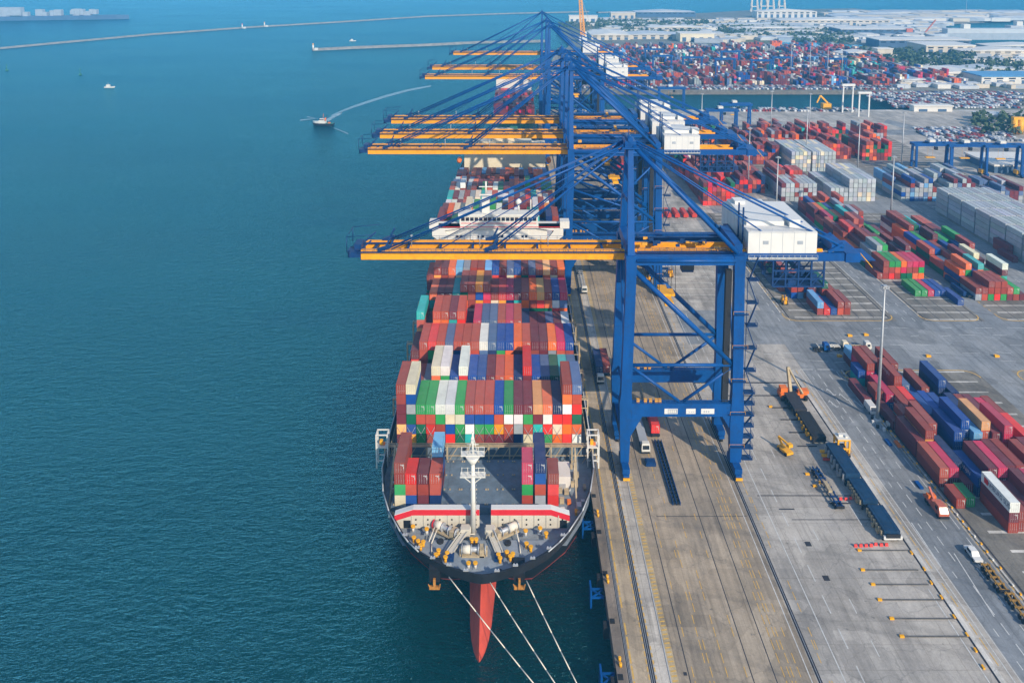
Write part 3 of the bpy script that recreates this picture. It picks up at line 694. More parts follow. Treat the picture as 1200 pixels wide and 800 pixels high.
# breakwater with red stripe
BWY=16.8
b=MB()
for s2 in (-1,1):
    off=0.0
    E_=19.0 if s2>0 else 20.4; P_=[(s2*E_,3.1),(s2*(E_-4.2),4.5),(s2*1.3,4.5),(s2*1.3,-.02),(s2*E_,-.02)]
    f0=[(x,BWY,13.3+z) for x,z in P_]; f1=[(x,BWY+.35,13.3+z) for x,z in P_]
    b.loft([f0,f1],0,smooth=False,capa=True,capb=True)
bwk=b.build('breakwater',M['break_beige'],ship,fix=True)
b=MB(); b2=MB()
for s2 in (-1,1):
    E_=19.0 if s2>0 else 20.4; ln=[(s2*E_,3.1),(s2*(E_-4.2),4.5),(s2*1.32,4.5)]
    for (x0,z0),(x1,z1) in zip(ln,ln[1:]):
        q=[(x0,13.3+z0),(x1,13.3+z1)]
        b.loft([[(x0,BWY-.07,13.3+z0-1.35),(x0,BWY-.07,13.3+z0+.05),(x0,BWY-.01,13.3+z0+.05),(x0,BWY-.01,13.3+z0-1.35)],[(x1,BWY-.07,13.3+z1-1.35),(x1,BWY-.07,13.3+z1+.05),(x1,BWY-.01,13.3+z1+.05),(x1,BWY-.01,13.3+z1-1.35)]],0,smooth=False,capa=True,capb=True)
        b2.loft([[(x0,BWY-.1,13.3+z0+.06),(x0,BWY-.1,13.3+z0+.16),(x0,BWY+1.5,13.3+z0+.16),(x0,BWY+1.5,13.3+z0+.06)],[(x1,BWY-.1,13.3+z1+.06),(x1,BWY-.1,13.3+z1+.16),(x1,BWY+1.5,13.3+z1+.16),(x1,BWY+1.5,13.3+z1+.06)]],0,smooth=False,capa=True,capb=True)
b.build('stripe',M['red_stripe'],bwk,fix=True); b2.build('coping',M['white'],bwk,fix=True)
b=MB()
for s2 in (-1,1):
    for k in range(6):
        x=s2*(3.0+k*2.7); b.box(x-.09,x+.09,BWY-.16,BWY-.005,13.35,16.45); b.tube((x+.9,BWY-.1,15.4),(x+.9,BWY-.01,15.4),.2,6,1); b.tube((x+.9,BWY-.1,14.2),(x+.9,BWY-.01,14.2),.2,6,1)
    b.box(s2*17.6-.8,s2*17.6+.8,BWY-.06,BWY-.004,13.35,15.2,1)
b.build('stiffener',[M['break_beige'],M['hull_black']],bwk)
# foremast
fm=MB(); mx,my=-2.6,15.0
fm.tube((mx,my,13.3),(mx,my,30.5),.62,10,r2=.42); fm.tube((mx,my,30.5),(mx,my,37.5),.22,6)
fm.beam((mx,my+.9,13.3),(mx,my+.9,22),.35,.5)
mast=fm.build('foremast',M['ship_white'],ship)
b=MB()
b.loft([[(mx+1.9*math.cos(t*.785),my+1.9*math.sin(t*.785),32.2) for t in range(8)],[(mx+.7*math.cos(t*.785),my+.7*math.sin(t*.785),30.2) for t in range(8)]],capa=True)
b.cbox((mx,my,32.35),(5.2,1.6,.22)); b.cbox((mx,my,27.4),(5.6,1.8,.22)); b.beam((mx-2.6,my,27.4),(mx,my,25.2),.16); b.beam((mx+2.6,my,27.4),(mx,my,25.2),.16)
for x in (-2.5,-1.2,1.2,2.5):
    for z in (27.5,32.4): b.tube((mx+x,my-.7,z),(mx+x,my-.7,z+1.2),.07,5); b.tube((mx+x,my+.7,z),(mx+x,my+.7,z+1.2),.07,5)
for z in (28.6,33.5): b.tube((mx-2.5,my-.7,z),(mx+2.5,my-.7,z),.06,5); b.tube((mx-2.5,my+.7,z),(mx+2.5,my+.7,z),.06,5)
for q in (-1.0,1.0): b.tube((mx+q,my,32.4),(mx+q*.2,my,36.4),.09,5)
b.tube((mx-1.3,my,34.6),(mx+1.3,my,34.6),.1,5); b.cbox((mx,my-.5,35.6),(.6,.5,.6))
b.build('platform',M['ship_white'],mast)
b=MB()
for z in range(14,30): b.tube((mx+.75,my-.3,z),(mx+.75,my+.3,z),.04,4)
b.build('ladder',M['ship_white'],mast)
# mooring winches
def winch(x,y,ang,L,endred=False):
    w=MB(); ca,sa=math.cos(ang),math.sin(ang)
    P=lambda t,o,z:(x+ca*t-sa*o,y+sa*t+ca*o,13.3+z)
    w.tube(P(-L/2,0,1.2),P(L/2,0,1.2),.55,10,1)
    for t in (-L/2,-L*.1,L*.2,L/2): w.tube(P(t-.09,0,1.2),P(t+.09,0,1.2),1.05,12,1 if not(endred and t==-L/2) else 3)
    w.tube(P(-L/2+.2,0,1.2),P(-L*.12,0,1.2),.88,12,2)
    w.cbox((P(L*.36,0,0)[0],P(L*.36,0,0)[1],14.2),(1.0,2.0,1.8),0,ang); w.cbox((x,y,13.5),(L,2.0,.35),0,ang)
    for t in (-L/2-.3,L/2+.3): w.beam(P(t,0,0),P(t,0,1.6),.35,1.2)
    return w.build('mooring_winch',[M['lash_beige'],M['steel'],M['rope'],M['red_stripe']],ship)
winch(-8.8,15.2,R(-32),6.2,True); winch(4.6,14.7,R(212),6.0); winch(-2.2,8.7,0,5.0)
for (xa,ya,xb,yb_) in ((-4.3,14.2,-7.3,8.2),(1.2,14.0,3.3,8.2)):
    b=MB(); b.beam((xa,ya,14.4),(xb,yb_,14.0),1.0,.5); b.beam((xa-.8,ya,14.9),(xb-.8,yb_,14.3),.22,.22); b.beam((xa+.8,ya,14.9),(xb+.8,yb_,14.3),.22,.22); b.cbox((xa,ya+.4,14.3),(2.0,1.8,2.0)); b.tube((xa-1.2,ya+.4,14.5),(xa+1.2,ya+.4,14.5),.8,10)
    b.build('chain_stopper',M['break_beige'],ship)
    b=MB(); b.cbox((xb,yb_-.8,13.7),(1.9,2.0,.7)); b.tube((xb-.4,yb_-1.2,13.9),(xb-.4,yb_-1.2,14.5),.45,8); b.build('hawse_cover',M['dark_blue'],ship)
for pts in ([(-10.4,16.0),(-11.6,11.5),(-11.2,8.6)],[(-11.2,15.6),(-12.2,12.2)],[(6.7,15.6),(7.6,12.0),(7.9,8.8)],[(-6.4,13.2),(-2.2,14.5)],[(1.6,13.0),(5.5,15.2)]):
    b=MB(); b.path([(x,y,14.6 if k==0 else 13.6) for k,(x,y) in enumerate(pts)],.13,5); b.build('mooring_rope',M['rope'],ship)
# bollards (yellow topped)
bl=[]
def bollard(px,py,white=False):
    x,y=G(px,py,14.0); x-=SCX; y-=150
    b=MB(); b.tube((x,y,13.3),(x,y,14.5),.32,8,1 if white else 0); b.tube((x,y,14.35),(x,y,14.7),.5,8,0); b.cbox((x,y,13.36),(1.1,1.0,.12),2)
    b.build('bollard',[M['mach_yellow'],M['ship_white'],M['deck_grey']],ship)
for p in [(496,637),(493,641),(514,647),(511,652),(524,650),(522,655),(584,652),(586,656),(594,649),(598,654),(617,639),(622,643),(553,634),(558,634),(640,627),(490,636),(485,632),(601,651)]: bollard(*p)
for p in [(549,662),(557,662),(616,624),(484,619),(633,621),(500,622)]: bollard(*p,white=True)
b=MB()
for p in [(516,635),(595,637),(604,660),(514,659),(537,671),(585,671)]:
    x,y=G(*p,13.3); b.tube((x-SCX,y-150,13.3),(x-SCX,y-150,13.75),.75,10)
b.build('deck_vent',M['dark'],ship)
# hatch covers between the foredeck stacks and along the ship
b=MB(); b.box(-22.2,15.6,22.5,40.5,12.3,14.1,0)
for k in range(6): b.box(-22.2+k*6.35,-22.2+k*6.35+6.2,22.7,40.3,14.1,14.17,0)
hc=b.build('hatch_cover',M['hatch_blue'],ship)
b=MB()
for k in range(6):
    for j in range(4):
        for q in (.6,2.9,3.4,5.6): b.cbox((-22.2+k*6.35+q,23.4+j*5.4,14.3),(.35,.35,.22))
b.build('twist_lock',M['lash_beige'],hc)
b=MB(); b.box(-24,24,43.6,131,12.3,16.25); b.box(-24,24,155,288,12.3,13.55); b.build('hatch_coaming',M['hatch_blue'],ship)
# clutter on the side decks near the bow
for k in range(46):
    s2=random.choice((-1,1)); y=random.uniform(21,42); lim=22.0 if y<26 else 23.8
    x=s2*random.uniform(16.5 if s2>0 else 21.6,lim); b=MB(); b.cbox((x,y,12.3+random.uniform(.3,.8)),(random.uniform(.4,1.6),random.uniform(.4,1.8),random.uniform(.5,1.6)),random.choice((0,0,0,1,2,3))); b.build('deck_fitting',[M['lash_beige'],M['ship_white'],M['mach_yellow'],M['orange']],ship)
b=MB(); b.box(16.6,20.2,31,37,12.3,16.0); b.box(17.4,19.0,30.6,31,12.4,14.2,1); b.build('deck_house',[M['ship_white'],M['steel']],ship)
# lashing bridges
def lbridge(y,z0,z1,towers=False,full=True):
    b=MB(); W_=26.6
    b.box(-W_,W_,y-.55,y+.55,z1-.15,z1,0)
    b.box(-W_,W_,y-.6,y-.45,z1+.9,z1+1.0,0); b.box(-W_,W_,y-.6,y-.45,z1+.5,z1+.55,0); b.box(-W_,W_,y-.5,y-.35,z0+(z1-z0)*.45,z0+(z1-z0)*.45+.18,0)
    x=-W_
    while x<=W_+.01:
        b.box(x-.18,x+.18,y-.4,y+.4,z0,z1-.15); b.box(x-.05,x+.05,y-.59,y-.46,z1,z1+.9); 
        if full and x<W_-.1:
            b.beam((x,y-.3,z0),(x+2.66,y-.3,z1-.2),.16); b.beam((x+2.66,y-.3,z0),(x+5.32,y-.3,z1-.2),.12) if x+5.3<W_ else None
        x+=5.32
    return b.build('lashing_bridge',M['lash_beige'],ship)
def tower(x,y):
    b=MB()
    for dx in (-1.4,1.4):
        for dy in (-1.2,1.2): b.box(x+dx-.16,x+dx+.16,y+dy-.16,y+dy+.16,11.9,21.0)
    for z in (14.0,17.5,20.9):
        for dy in (-1.2,1.2): b.box(x-1.24,x+1.24,y+dy-.13,y+dy+.13,z-.13,z+.13)
        for dx in (-1.4,1.4): b.box(x+dx-.13,x+dx+.13,y-1.04,y+1.04,z-.13,z+.13)
    b.box(x-1.2,x+1.2,y-1,y+1,17.52,17.6); b.cbox((x-.3,y,18.3),(.8,.8,1.2),1); b.cbox((x+.4,y-.2,18.0),(.5,.5,.7),2)
    b.build('lashing_tower',[M['ship_white'],M['mach_yellow'],M['orange']],ship)
y1=193.8-150
lbridge(y1-1.7,12.3,17.0); tower(-27.1,y1-2.2); tower(26.6,y1-2.2)
for k in range(1,6): lbridge(BY[k]-150-1.15,16.4,21.2+1.5*(k>2),full=False)
b=MB()     # lashing rods crossing the fronts of the lowest containers
for c in range(19):
    x=SX0-SCX+c*SP
    if random.random()<.6:
        for (xa,xb) in ((x+.2,x+2.3),(x+2.3,x+.2)): b.tube((xa,y1-.14,17.2),(xb,y1-.14,HZ+TH_*1.75),.05,4)
b.build('lashing_rods',M['steel'],ship)
b=MB()     # stanchions and walkway down both sides
for s2 in (-1,1):
    x=s2*25.6
    for y in range(46,350,5): b.box(x-.14,x+.14,y-.14,y+.14,12.3,15.2)
    b.box(x-.08,x+.08,46,350,15.2,15.3); b.box(x-.06,x+.06,46,350,14.1,14.18)
b.build('side_railing',M['lash_beige'],ship)
b=MB()
for (x,y) in ((21.3,30),(21.9,36),(-23.0,30),(-23.8,37)):
    b.beam((x,y-5,12.4),(x,y+4,17.5),.35,.35); b.box(x-.15,x+.15,y+3.8,y+4.2,12.3,17.6)
b.build('gangway_davit',M['lash_beige'],ship)
# bridge
by=284-150
sup=MB(); sup.box(-18.5,18.5,by,by+13.5,12.3,39.0,0); sup.box(-18.5,18.5,by,by+3.0,39.05,43.6,0); sup.box(-9.5,11.5,by-.6,by+.0,12.3,42.5,0)
su=sup.build('superstructure',M['ship_white'],ship)
b=MB(); b.box(-21.8,23.8,by-1.3,by+2.6,43.6,44.9,0); b.box(-13.5,15.0,by-1.0,by+3.2,44.9,48.0,0); b.box(-14,15.5,by-1.3,by+4.2,48.0,48.76,0)
for s2,x in ((-1,-22.3),(1,24.3)):
    b.loft([[(x+s2*.6-.6,by-1.3,44.9),(x+s2*.6-.6,by-1.3,40.6),(x-s2*8,by-1.3,34),(x-s2*8,by-1.3,36.6),(x-s2*3.3,by-1.3,42.6),(x-s2*9,by-1.3,43.5),(x-s2*9,by-1.3,44.9)],[(x+s2*.6-.6,by+.2,44.9),(x+s2*.6-.6,by+.2,40.6),(x-s2*8,by+.2,34),(x-s2*8,by+.2,36.6),(x-s2*3.3,by+.2,42.6),(x-s2*9,by+.2,43.5),(x-s2*9,by+.2,44.9)]],0,smooth=False,capa=True,capb=True)
    b.box(x-2.2 if s2<0 else x-1.2,x+1.2 if s2<0 else x+2.2,by-1.5,by+2.5,43.5,46.1,0)
b.build('bridge_wing',M['ship_white'],su,fix=True)
b=MB()
for k in range(17): b.box(-12.9+k*1.63,-12.9+k*1.63+1.3,by-1.06,by-1.01,46.2,47.5)
b.build('wheelhouse_windows',M['glass'],su)
b=MB()
for x in (-6.5,-5,2,4.5,9.5,10.8,-13,-14.4):
    for z in (39.8,36.4): b.box(x-.45,x+.45,by-.66,by-.605,z,z+.9)
b.build('portholes',M['glass'],su)
b=MB(); b.box(-21.2,23.2,by-1.36,by-1.31,43.9,44.15); b.box(-13,14.5,by-1.06,by-1.012,45.2,45.45); b.build('red_trim',M['red_stripe'],su)
b=MB(); b.box(-5.4,-2.6,by+.6,by+2.6,48.75,54.6); b.cbox((-4,by+1,55.4),(4.6,.5,.5)); b.tube((-4,by+2.5,54.6),(-4,by+2.5,60),.35,6); b.cbox((-4,by+2.5,58),(5,.25,.35)); b.tube((8,by+3,48.75),(8,by+3,51.2),.3,6); b.tube((12.5,by+3,48.75),(12.5,by+3,53),.25,6)
b.loft([[(8+1.1*math.cos(t*.785)*s,by+3+1.1*math.sin(t*.785)*s,z) for t in range(8)] for s,z in ((.5,51.1),(1,51.7),(1,52.5),(.5,53.2),(.05,53.4))])
b.build('radar_mast',M['ship_white'],su,fix=True)
# engine casing further aft
ay=438-150
b=MB(); b.box(-21.6,23.7,ay,ay+13,12.3,38.2,0); b.box(-14,16,ay+2,ay+11,38.2,40,0)
ca=b.build('engine_casing',M['cream'],ship)
b=MB(); b.box(-6,6,ay+3,ay+11,38.6,46,0); b.box(-6.1,6.1,ay+2.9,ay+11.1,43,44.6,1); b.build('funnel',[M['cream'],M['hull_black']],ca)
b=MB()
for k in range(22): b.box(-20+k*1.95,-19.4+k*1.95,ay-.06,ay-.004,33.2,34.2)
for k in (0,1,2,9,10,11,12,17,19): b.box(-20.6+k*2.1,-19+k*2.1,ay-.06,ay-.004,36.2,37.2)
b.build('portholes',M['glass'],ca)
for x in (-24.5,25.6):
    b=MB(); b.loft([[(x+1.5*s*math.cos(t*.785),ay+2+dy,29.5+1.5*s*math.sin(t*.785)) for t in range(8)] for dy,s in ((-4,.2),(-3,.85),(0,1),(3,.85),(4,.2))],capa=True,capb=True); b.build('lifeboat',M['orange'],ship,fix=True)
# mooring lines to the quay
bx,by_=21.6,116.0
for k,(p,lab) in enumerate((((526,675.5),'pale mooring line nearest the open sea, running from the bow to the quay'),((573,680),'pale mooring line in the middle of three, running from the bow'),((617,680),'pale mooring line nearest the quay wall, running from the bow'))):
    x,y=G(p[0],p[1],13.6); b=MB(); pts=[]
    for j in range(13):
        t=j/12; pts.append((x+(bx-x)*t,y+(by_-y)*t,13.6+(0.6-13.6)*t-1.6*4*t*(1-t)*.5))
    b.path(pts,.11,5); o=b.build('mooring_line',M['rope']); tag(o,lab,'rope','mooring lines at the bow')
# small second ship further along the quay
s2=thing('container_ship','far container ship with maroon containers, moored beyond the pale engine casing','ship',(-1.0,600,0))
b=MB(); O=[(0,0),(8,3),(14,12),(17,30),(17,190),(14,200),(-14,200),(-17,190),(-17,30),(-14,12),(-8,3)]
b.prism(O,WZ-1,10.5,0,1); b.build('hull',[M['hull_black'],M['green']],s2)
b=MB(); b.box(-12,12,30,32,10.5,15); b.box(-3,3,12,16,10.5,13); b.box(-9,-6,18,24,10.5,14.0); b.box(5,9,16,23,10.5,14); b.tube((0,20,10.5),(0,20,26),.6,8); b.build('foredeck_gear',M['green'],s2)
b=MB(); b.box(-16,16,118,128,10.5,38); b.box(-18,18,117,121,35.5,38); b.build('superstructure',M['ship_white'],s2)
b=MB(); b.box(-15.6,15.6,127,127.1,20,20.1)
for k in range(8): b.box(-17+.4,17-.4,36+k*9.8,36+k*9.8+.6,10.5,17)
b.build('lashing_bridge',M['ship_white'],s2)
mb=MB()
for k in range(6):
    for c in range(13):
        n=random.randint(5,6)
        for t in range(n):
            col=LINC[random.choice('MMMMMPRMX')]; x=-17.3+c*2.55; y=638+k*13; z=10.5+t*2.7
            mb.box(x,x+2.44,y,y+12.2,z,z+2.64,0,bottom=False,col=col)
o=mb.build('ship_cargo',M['cont_attr']); tag(o,'maroon containers filling the far ship beyond the cranes','containers',kind='stuff')
# ------------------------------------------------------------------ quay cranes
def make_crane(label, X, Y, p):
    """p: gauge g, half frame spacing hy, boom height zb, apex za, boom tip xt, boom foot xf, tail xe, house (x0,x1,y0,y1)"""
    g,hy,zb,za,xt,xe=p['g'],p['hy'],p['zb'],p['za'],p['xt'],p['xe']
    c=thing('quay_crane',label,'crane',(X,Y,0),0,'ship to shore cranes along the quay')
    BL=M['crane_blue']; pz0,pz1=16.6,20.3
    for x in (0,g):
        for sy in (-1,1):
            b=MB(); w0=2.3 if x==0 else 3.0; lean=(.9 if x==0 else -.6)
            y=sy*hy
            def rg(z,w,d,dx=0): return [(x+dx-w/2,y-d/2,z),(x+dx+w/2,y-d/2,z),(x+dx+w/2,y+d/2,z),(x+dx-w/2,y+d/2,z)]
            b.loft([rg(3.2,w0,1.9),rg(pz0-2,w0+.8,2.3),rg(pz1,3.4,2.4,0),rg(pz1+3,2.9,2.3,lean*.15),rg(zb-3,2.7,2.1,lean),rg(zb+3.2,3.0,2.2,lean)],0,smooth=False,capa=True,capb=True)
            leg=b.build('leg',BL,c)
            b=MB(); b.box(x-1.0,x+1.0,y-4.2,y+4.2,1.9,3.3); b.box(x-.8,x+.8,y-4.6,y-.4,1.0,1.85); b.box(x-.8,x+.8,y+.4,y+4.6,1.0,1.85)
            for k in range(8): 
                yy=y-4.2+k*1.2; b.tube((x-.35,yy,.5),(x+.35,yy,.5),.5,10,1)
            b.box(x-.9,x+.9,y+sy*4.65,y+sy*5.1,.6,1.2,2)
            b.build('bogie',[BL,M['dark'],M['mach_yellow']],c)
        b=MB(); b.box(x-.9,x+.9,-hy+1.2,hy-1.2,8.0,10.6); b.build('sill_beam',BL,c)
    for sy in (-1,1):
        y=sy*hy
        b=MB(); b.box(1.72,g-1.72,y-.95,y+.95,pz0,pz1)
        b.loft([[(1.2,y-.9,pz0),(4.6,y-.9,pz0),(1.35,y-.9,pz0-6)],[(1.2,y+.9,pz0),(4.6,y+.9,pz0),(1.35,y+.9,pz0-6)]],0,smooth=False,capa=True,capb=True)
        b.loft([[(g-1.2,y-.9,pz0),(g-4.0,y-.9,pz0),(g-1.6,y-.9,pz0-4)],[(g-1.2,y+.9,pz0),(g-4.0,y+.9,pz0),(g-1.6,y+.9,pz0-4)]],0,smooth=False,capa=True,capb=True)
        pb=b.build('portal_beam',BL,c,fix=True)
        r=MB()
        for z in (.55,1.1): r.box(1.8,g-1.8,y-sy*.0-.93,y-.88,pz1+z,pz1+z+.05)
        k=1.8
        while k<g-1.8: r.box(k-.03,k+.03,y-.93,y-.88,pz1,pz1+1.1); k+=1.5
        for k in range(5): r.cbox((3+k*1.6+random.random(),y,pz1+.5),(.8,.7,.9),1)
        r.build('railing',[BL,M['rail_yellow']],pb)
        if sy<0 and p.get('signs'):
            for x0,x1 in ((10.6,14.2),(16.5,19.1),(20.6,24.2)):
                q=MB(); q.box(x0,x1,y-1.03,y-.955,pz0+.85,pz0+2.35,0)
                if x0<12:
                    q.box(x0+.9,x1-.1,y-1.045,y-1.031,pz0+.95,pz0+2.25,1)
                    for j in range(4): q.box(x0+1.1+j*.55,x0+1.45+j*.55,y-1.06,y-1.046,pz0+1.2,pz0+2.0,2)
                else:
                    for j in range(3): q.box(x0+.7+j*.6,x0+1.05+j*.6,y-1.045,y-1.031,pz0+1.25,pz0+1.5+.25*(x0>20),1)
                q.build('sign',[M['white'],M['wall_grey'],M['ship_white']],c)
        b=MB(); b.tube((1.3,y,31),(g-1.3,y,31),.48,10); b.build('tie_tube',BL,c)
        b=MB(); b.tube((1.4,y,30.6),(g/2-.6,y,pz1+.3),.42,10); b.tube((g-1.4,y,30.6),(g/2+.6,y,pz1+.3),.42,10); b.build('knee_brace',BL,c)
        b=MB(); b.tube((1.9,y,zb-1.2),(g-1.6,y,31.4),.72,12); b.build('diagonal_brace',BL,c)
        b=MB(); b.box(2.4,g-2.0,y-.9,y+.9,zb+.6,zb+3.0); b.tube((2.2,y-1.0,zb+1.9),(g-1.8,y-1.0,zb+1.9),.5,10); b.build('top_beam',BL,c)
        if p.get('xbrace'):
            b=MB(); b.tube((1.6,y,zb-14),(g-1.6,y,33),.45,8); b.tube((g-1.6,y,zb-2),(g*.45,y,zb-22),.4,8); b.build('cross_brace',BL,c)
    for x,z in ((.9,zb+1.0),(g-.6,zb+1.0)):
        b=MB(); b.box(x-1.1,x+1.1,-hy+1.15,hy-1.15,z+2.2,z+4.6); b.build('cross_beam',BL,c)
    for x in (0,g):        # bracing seen from the side
        b=MB(); b.tube((x+.3,-hy+1,22),(x+.6,hy-1,zb-4),.4,8); b.tube((x+.3,-hy+1.2,21.5),(x+.3,hy-1.2,21.5),.35,8); b.build('side_brace',BL,c)
    # apex frame
    for sy in (-1,1):
        b=MB(); b.beam((.9,sy*(hy-.3),zb+3),(1.2,sy*2.6,za-2.5),1.9,1.7,w2=1.4,h2=1.3); b.build('mast_leg',BL,c)
        b=MB(); b.tube((1.8,sy*2.8,za-1.5),(g-.8,sy*(hy-.6),zb+3.3),.62,10); b.build('back_leg',BL,c)
        b=MB(); b.tube((1.6,sy*2.2,za-.6),(xe-3,sy*4.2,zb+3.6),.3,8); b.tube((1.6,sy*1.6,za-1.2),(g+ (xe-g)*.42,sy*4.0,zb+9.5 if False else zb+3.4),.22,6); b.build('back_stay',BL,c)
        b=MB()
        for q,zq,r in ((xt+ (0-xt)*.14,zb+3.4,.26),(xt+(0-xt)*.15,zb+3.0,.16),(xt+(0-xt)*.52,zb+3.4,.26),(xt+(0-xt)*.53,zb+3.0,.16),(xt+(0-xt)*.33,zb+3.2,.12)):
            b.tube((.6,sy*(2.4 if r>.25 else 1.7),za-1.0),(q,sy*4.0,zq),r,7)
        b.build('forestay',BL,c)
    b=MB(); b.box(-1.2,3.4,-4.0,4.0,za-2.3,za-1.9); b.box(-.4,2.6,-3.2,3.2,za-1.9,za-.3); b.tube((1,-3.4,za+.1),(1,3.4,za+.1),.7,10)
    for yy in (-4,4):
        for x in (-1.2,1.1,3.4): b.tube((x,yy,za-1.9),(x,yy,za-.8),.06,4)
        b.tube((-1.2,yy,za-.8),(3.4,yy,za-.8),.06,4)
    b.tube((1,0,za-.3),(1,0,za+3.2),.12,5)
    b.box(.2,2.0,-3.6,3.6,zb+ (za-zb)*.5-.5,zb+(za-zb)*.5+.4)
    b.build('apex_platform',[BL,M['rail_yellow']],c)
    # boom: twin girders seaward
    def girder(nm,x0,x1,mat,gy,z0,z1,w):
        b=MB()
        for sy in (-1,1): b.box(x0,x1,sy*gy-w/2,sy*gy+w/2,z0,z1)
        return b.build(nm,mat,c)
    bm=girder('boom',xt+2.6,-.2,M['boom_yellow'],3.6,zb,zb+2.7,1.1)
    b=MB()
    for sy in (-1,1):
        b.box(xt+2,-.2,sy*2.5-.35,sy*2.5+.35,zb+2.2,zb+2.45); b.box(xt+2,-.2,sy*4.75-.4,sy*4.75+.4,zb+2.3,zb+2.4)
        x=xt+4
        while x<-1:
            b.box(x-.04,x+.04,sy*5.1-.04,sy*5.1+.04,zb+2.4,zb+3.5); x+=2.4
        b.box(xt+3,-1,sy*5.1-.03,sy*5.1+.03,zb+3.45,zb+3.52); b.box(xt+3,-1,sy*5.1-.03,sy*5.1+.03,zb+2.95,zb+3.0)
    x=xt+6
    while x<-2: b.box(x-.3,x+.3,-3.0,3.0,zb+1.6,zb+2.15); x+=9
    b.build('walkway',M['dark_blue'],bm)
    for k in range(9):
        x=xt+9+k*(-xt-10)/9
        for sy in (-1,1):
            b=MB(); b.box(x-1.5,x+1.5,sy*4.2-.1,sy*4.2+.1,zb+1.9,zb+2.0,0)
            for q in (-1.4,0,1.4): b.box(x+q-.05,x+q+.05,sy*4.27-.05,sy*4.27+.05,zb+1.9,zb+3.0,0)
            b.build('service_platform',M['rail_yellow'],bm)
    for k in range(3):
        b=MB(); b.tube((xt+16+k*19,0,zb+2.2),(xt+16+k*19,0,zb+5.4),.12,5); b.cbox((xt+16+k*19,0,zb+5.4),(.5,.9,.25)); b.build('flood_light',M['steel'],bm)
    b=MB(); b.box(xt-.6,xt+2.55,-4.2,4.2,zb+.6,zb+2.0); b.box(xt+.4,xt+2.4,-2.2,2.2,zb+2.0,zb+3.6)
    for sy in (-1,1):
        b.tube((xt-1.2,sy*4.2,zb+2.2),(xt-1.2,sy*4.2,zb+6.4),.13,5); b.tube((xt-1.2,sy*4.2,zb+6.4),(xt+6.5,sy*4.2,zb+7.2),.1,5); b.beam((xt+2,sy*3,zb+2.2),(xt+5.4,sy*3.6,zb+5.2),.4)
    b.tube((xt-1.2,-4.2,zb+6.4),(xt-1.2,4.2,zb+6.4),.1,5)
    b.box(xt-1.6,xt-.65,-1.6,1.6,zb-.4,zb+1.6)
    b.build('boom_tip',M['dark_blue'],bm)
    for q in (.14,.53):
        x=xt*(1-q); b=MB()
        for sy in (-1,1): b.beam((x-3.2,sy*4,zb+2.7),(x+.2,sy*4,zb+3.8),1.0,.9); b.beam((x-1.6,sy*4,zb+2.5),(x+.2,sy*4,zb+6.2),.5,.5)
        b.tube((x,-4,zb+3.4),(x,4,zb+3.4),.35,6)
        b.build('stay_bracket',M['dark_blue'],bm)
    # landward girder, rails and machine house
    girder('rear_girder',.6,xe,BL,4.2,zb-.2,zb+2.0,1.2)
    b=MB()
    for sy in (-1,1): b.box(2.5,xe-8,sy*2.6-.4,sy*2.6+.4,zb+.4,zb+2.5)
    b.box(g*.25,g*.8,-5.6,-5.0,zb+3.2,zb+3.35); b.build('trolley_rail',M['boom_yellow'],c)
    b=MB()
    for sy in (-1,1):
        for z in (.6,1.1): b.box(3,g-2,sy*hy*.0+sy*6.2-.04,sy*6.2+.04,zb+3+z,zb+3.06+z)
        x=3
        while x<g-2: b.box(x-.04,x+.04,sy*6.2-.04,sy*6.2+.04,zb+3,zb+4.1); x+=2
        b.box(3,g-2,sy*5.9-.5,sy*5.9+.5,zb+2.9,zb+3.0)
    for k in range(14): b.cbox((random.uniform(4,g-3),random.uniform(-6,6),zb+3.0+random.random()*.6),(random.uniform(.6,2),random.uniform(.5,1.4),random.uniform(.4,1.2)),1 if random.random()<.4 else 0)
    b.build('upper_walkway',[M['dark_blue'],M['rail_yellow']],c)
    hx0,hx1,hy0,hy1=p['house']; hz0,hz1=zb+.9,zb+8.0
    b=MB(); b.box(hx0,hx1,hy0,hy1,hz0,hz1,0)
    h=b.build('machine_house',M['white'],c)
    b=MB(); b.box(hx0+1.0,hx0+11.5,hy0+5.5,hy1-1.5,hz1,hz1+1.2,0); b.box(hx0+12.5,hx0+15.5,hy0+4.0,hy0+8.5,hz1,hz1+2.1,0); b.box(hx0+2,hx0+5,hy1-7,hy1-3,hz1+1.2,hz1+2.2,0); b.build('roof_housing',M['white'],h)
    b=MB(); n=6
    for k in range(1,n): x=hx0+k*(hx1-hx0)/n; b.box(x-.04,x+.04,hy0-.03,hy0-.004,hz0+.1,hz1-.05)
    b.box(hx0+.05,hx1-.05,hy0-.03,hy0-.004,hz1-.32,hz1-.24)
    for k in range(1,8): y=hy0+k*(hy1-hy0)/8; b.box(hx0-.03,hx0-.004,y-.04,y+.04,hz0+.1,hz1-.05)
    b.build('panel_seams',M['wall_grey'],h)
    for k in (1,4):
        b=MB(); x=hx0+(k+.3)*(hx1-hx0)/n; b.box(x,x+1.5,hy0-.06,hy0-.035,hz0+3.6,hz0+4.6)
        for q in range(4): b.box(x+.08,x+1.42,hy0-.1,hy0-.061,hz0+3.7+q*.23,hz0+3.8+q*.23)
        b.build('vent',M['wall_grey'],h)
    b=MB(); b.box(hx0+.02,hx1+.02,hy0-.35,hy0-.28,hz0-.3,hz0+.05)
    for k in range(13): x=hx0+k*(hx1-hx0)/12; b.box(x-.05,x+.05,hy0-1.1,hy0-1.0,hz0-.3,hz0+.9)
    b.box(hx0,hx1,hy0-1.08,hy0-1.02,hz0+.85,hz0+.92); b.box(hx0,hx1,hy0-1.1,hy0-.36,hz0-.35,hz0-.25)
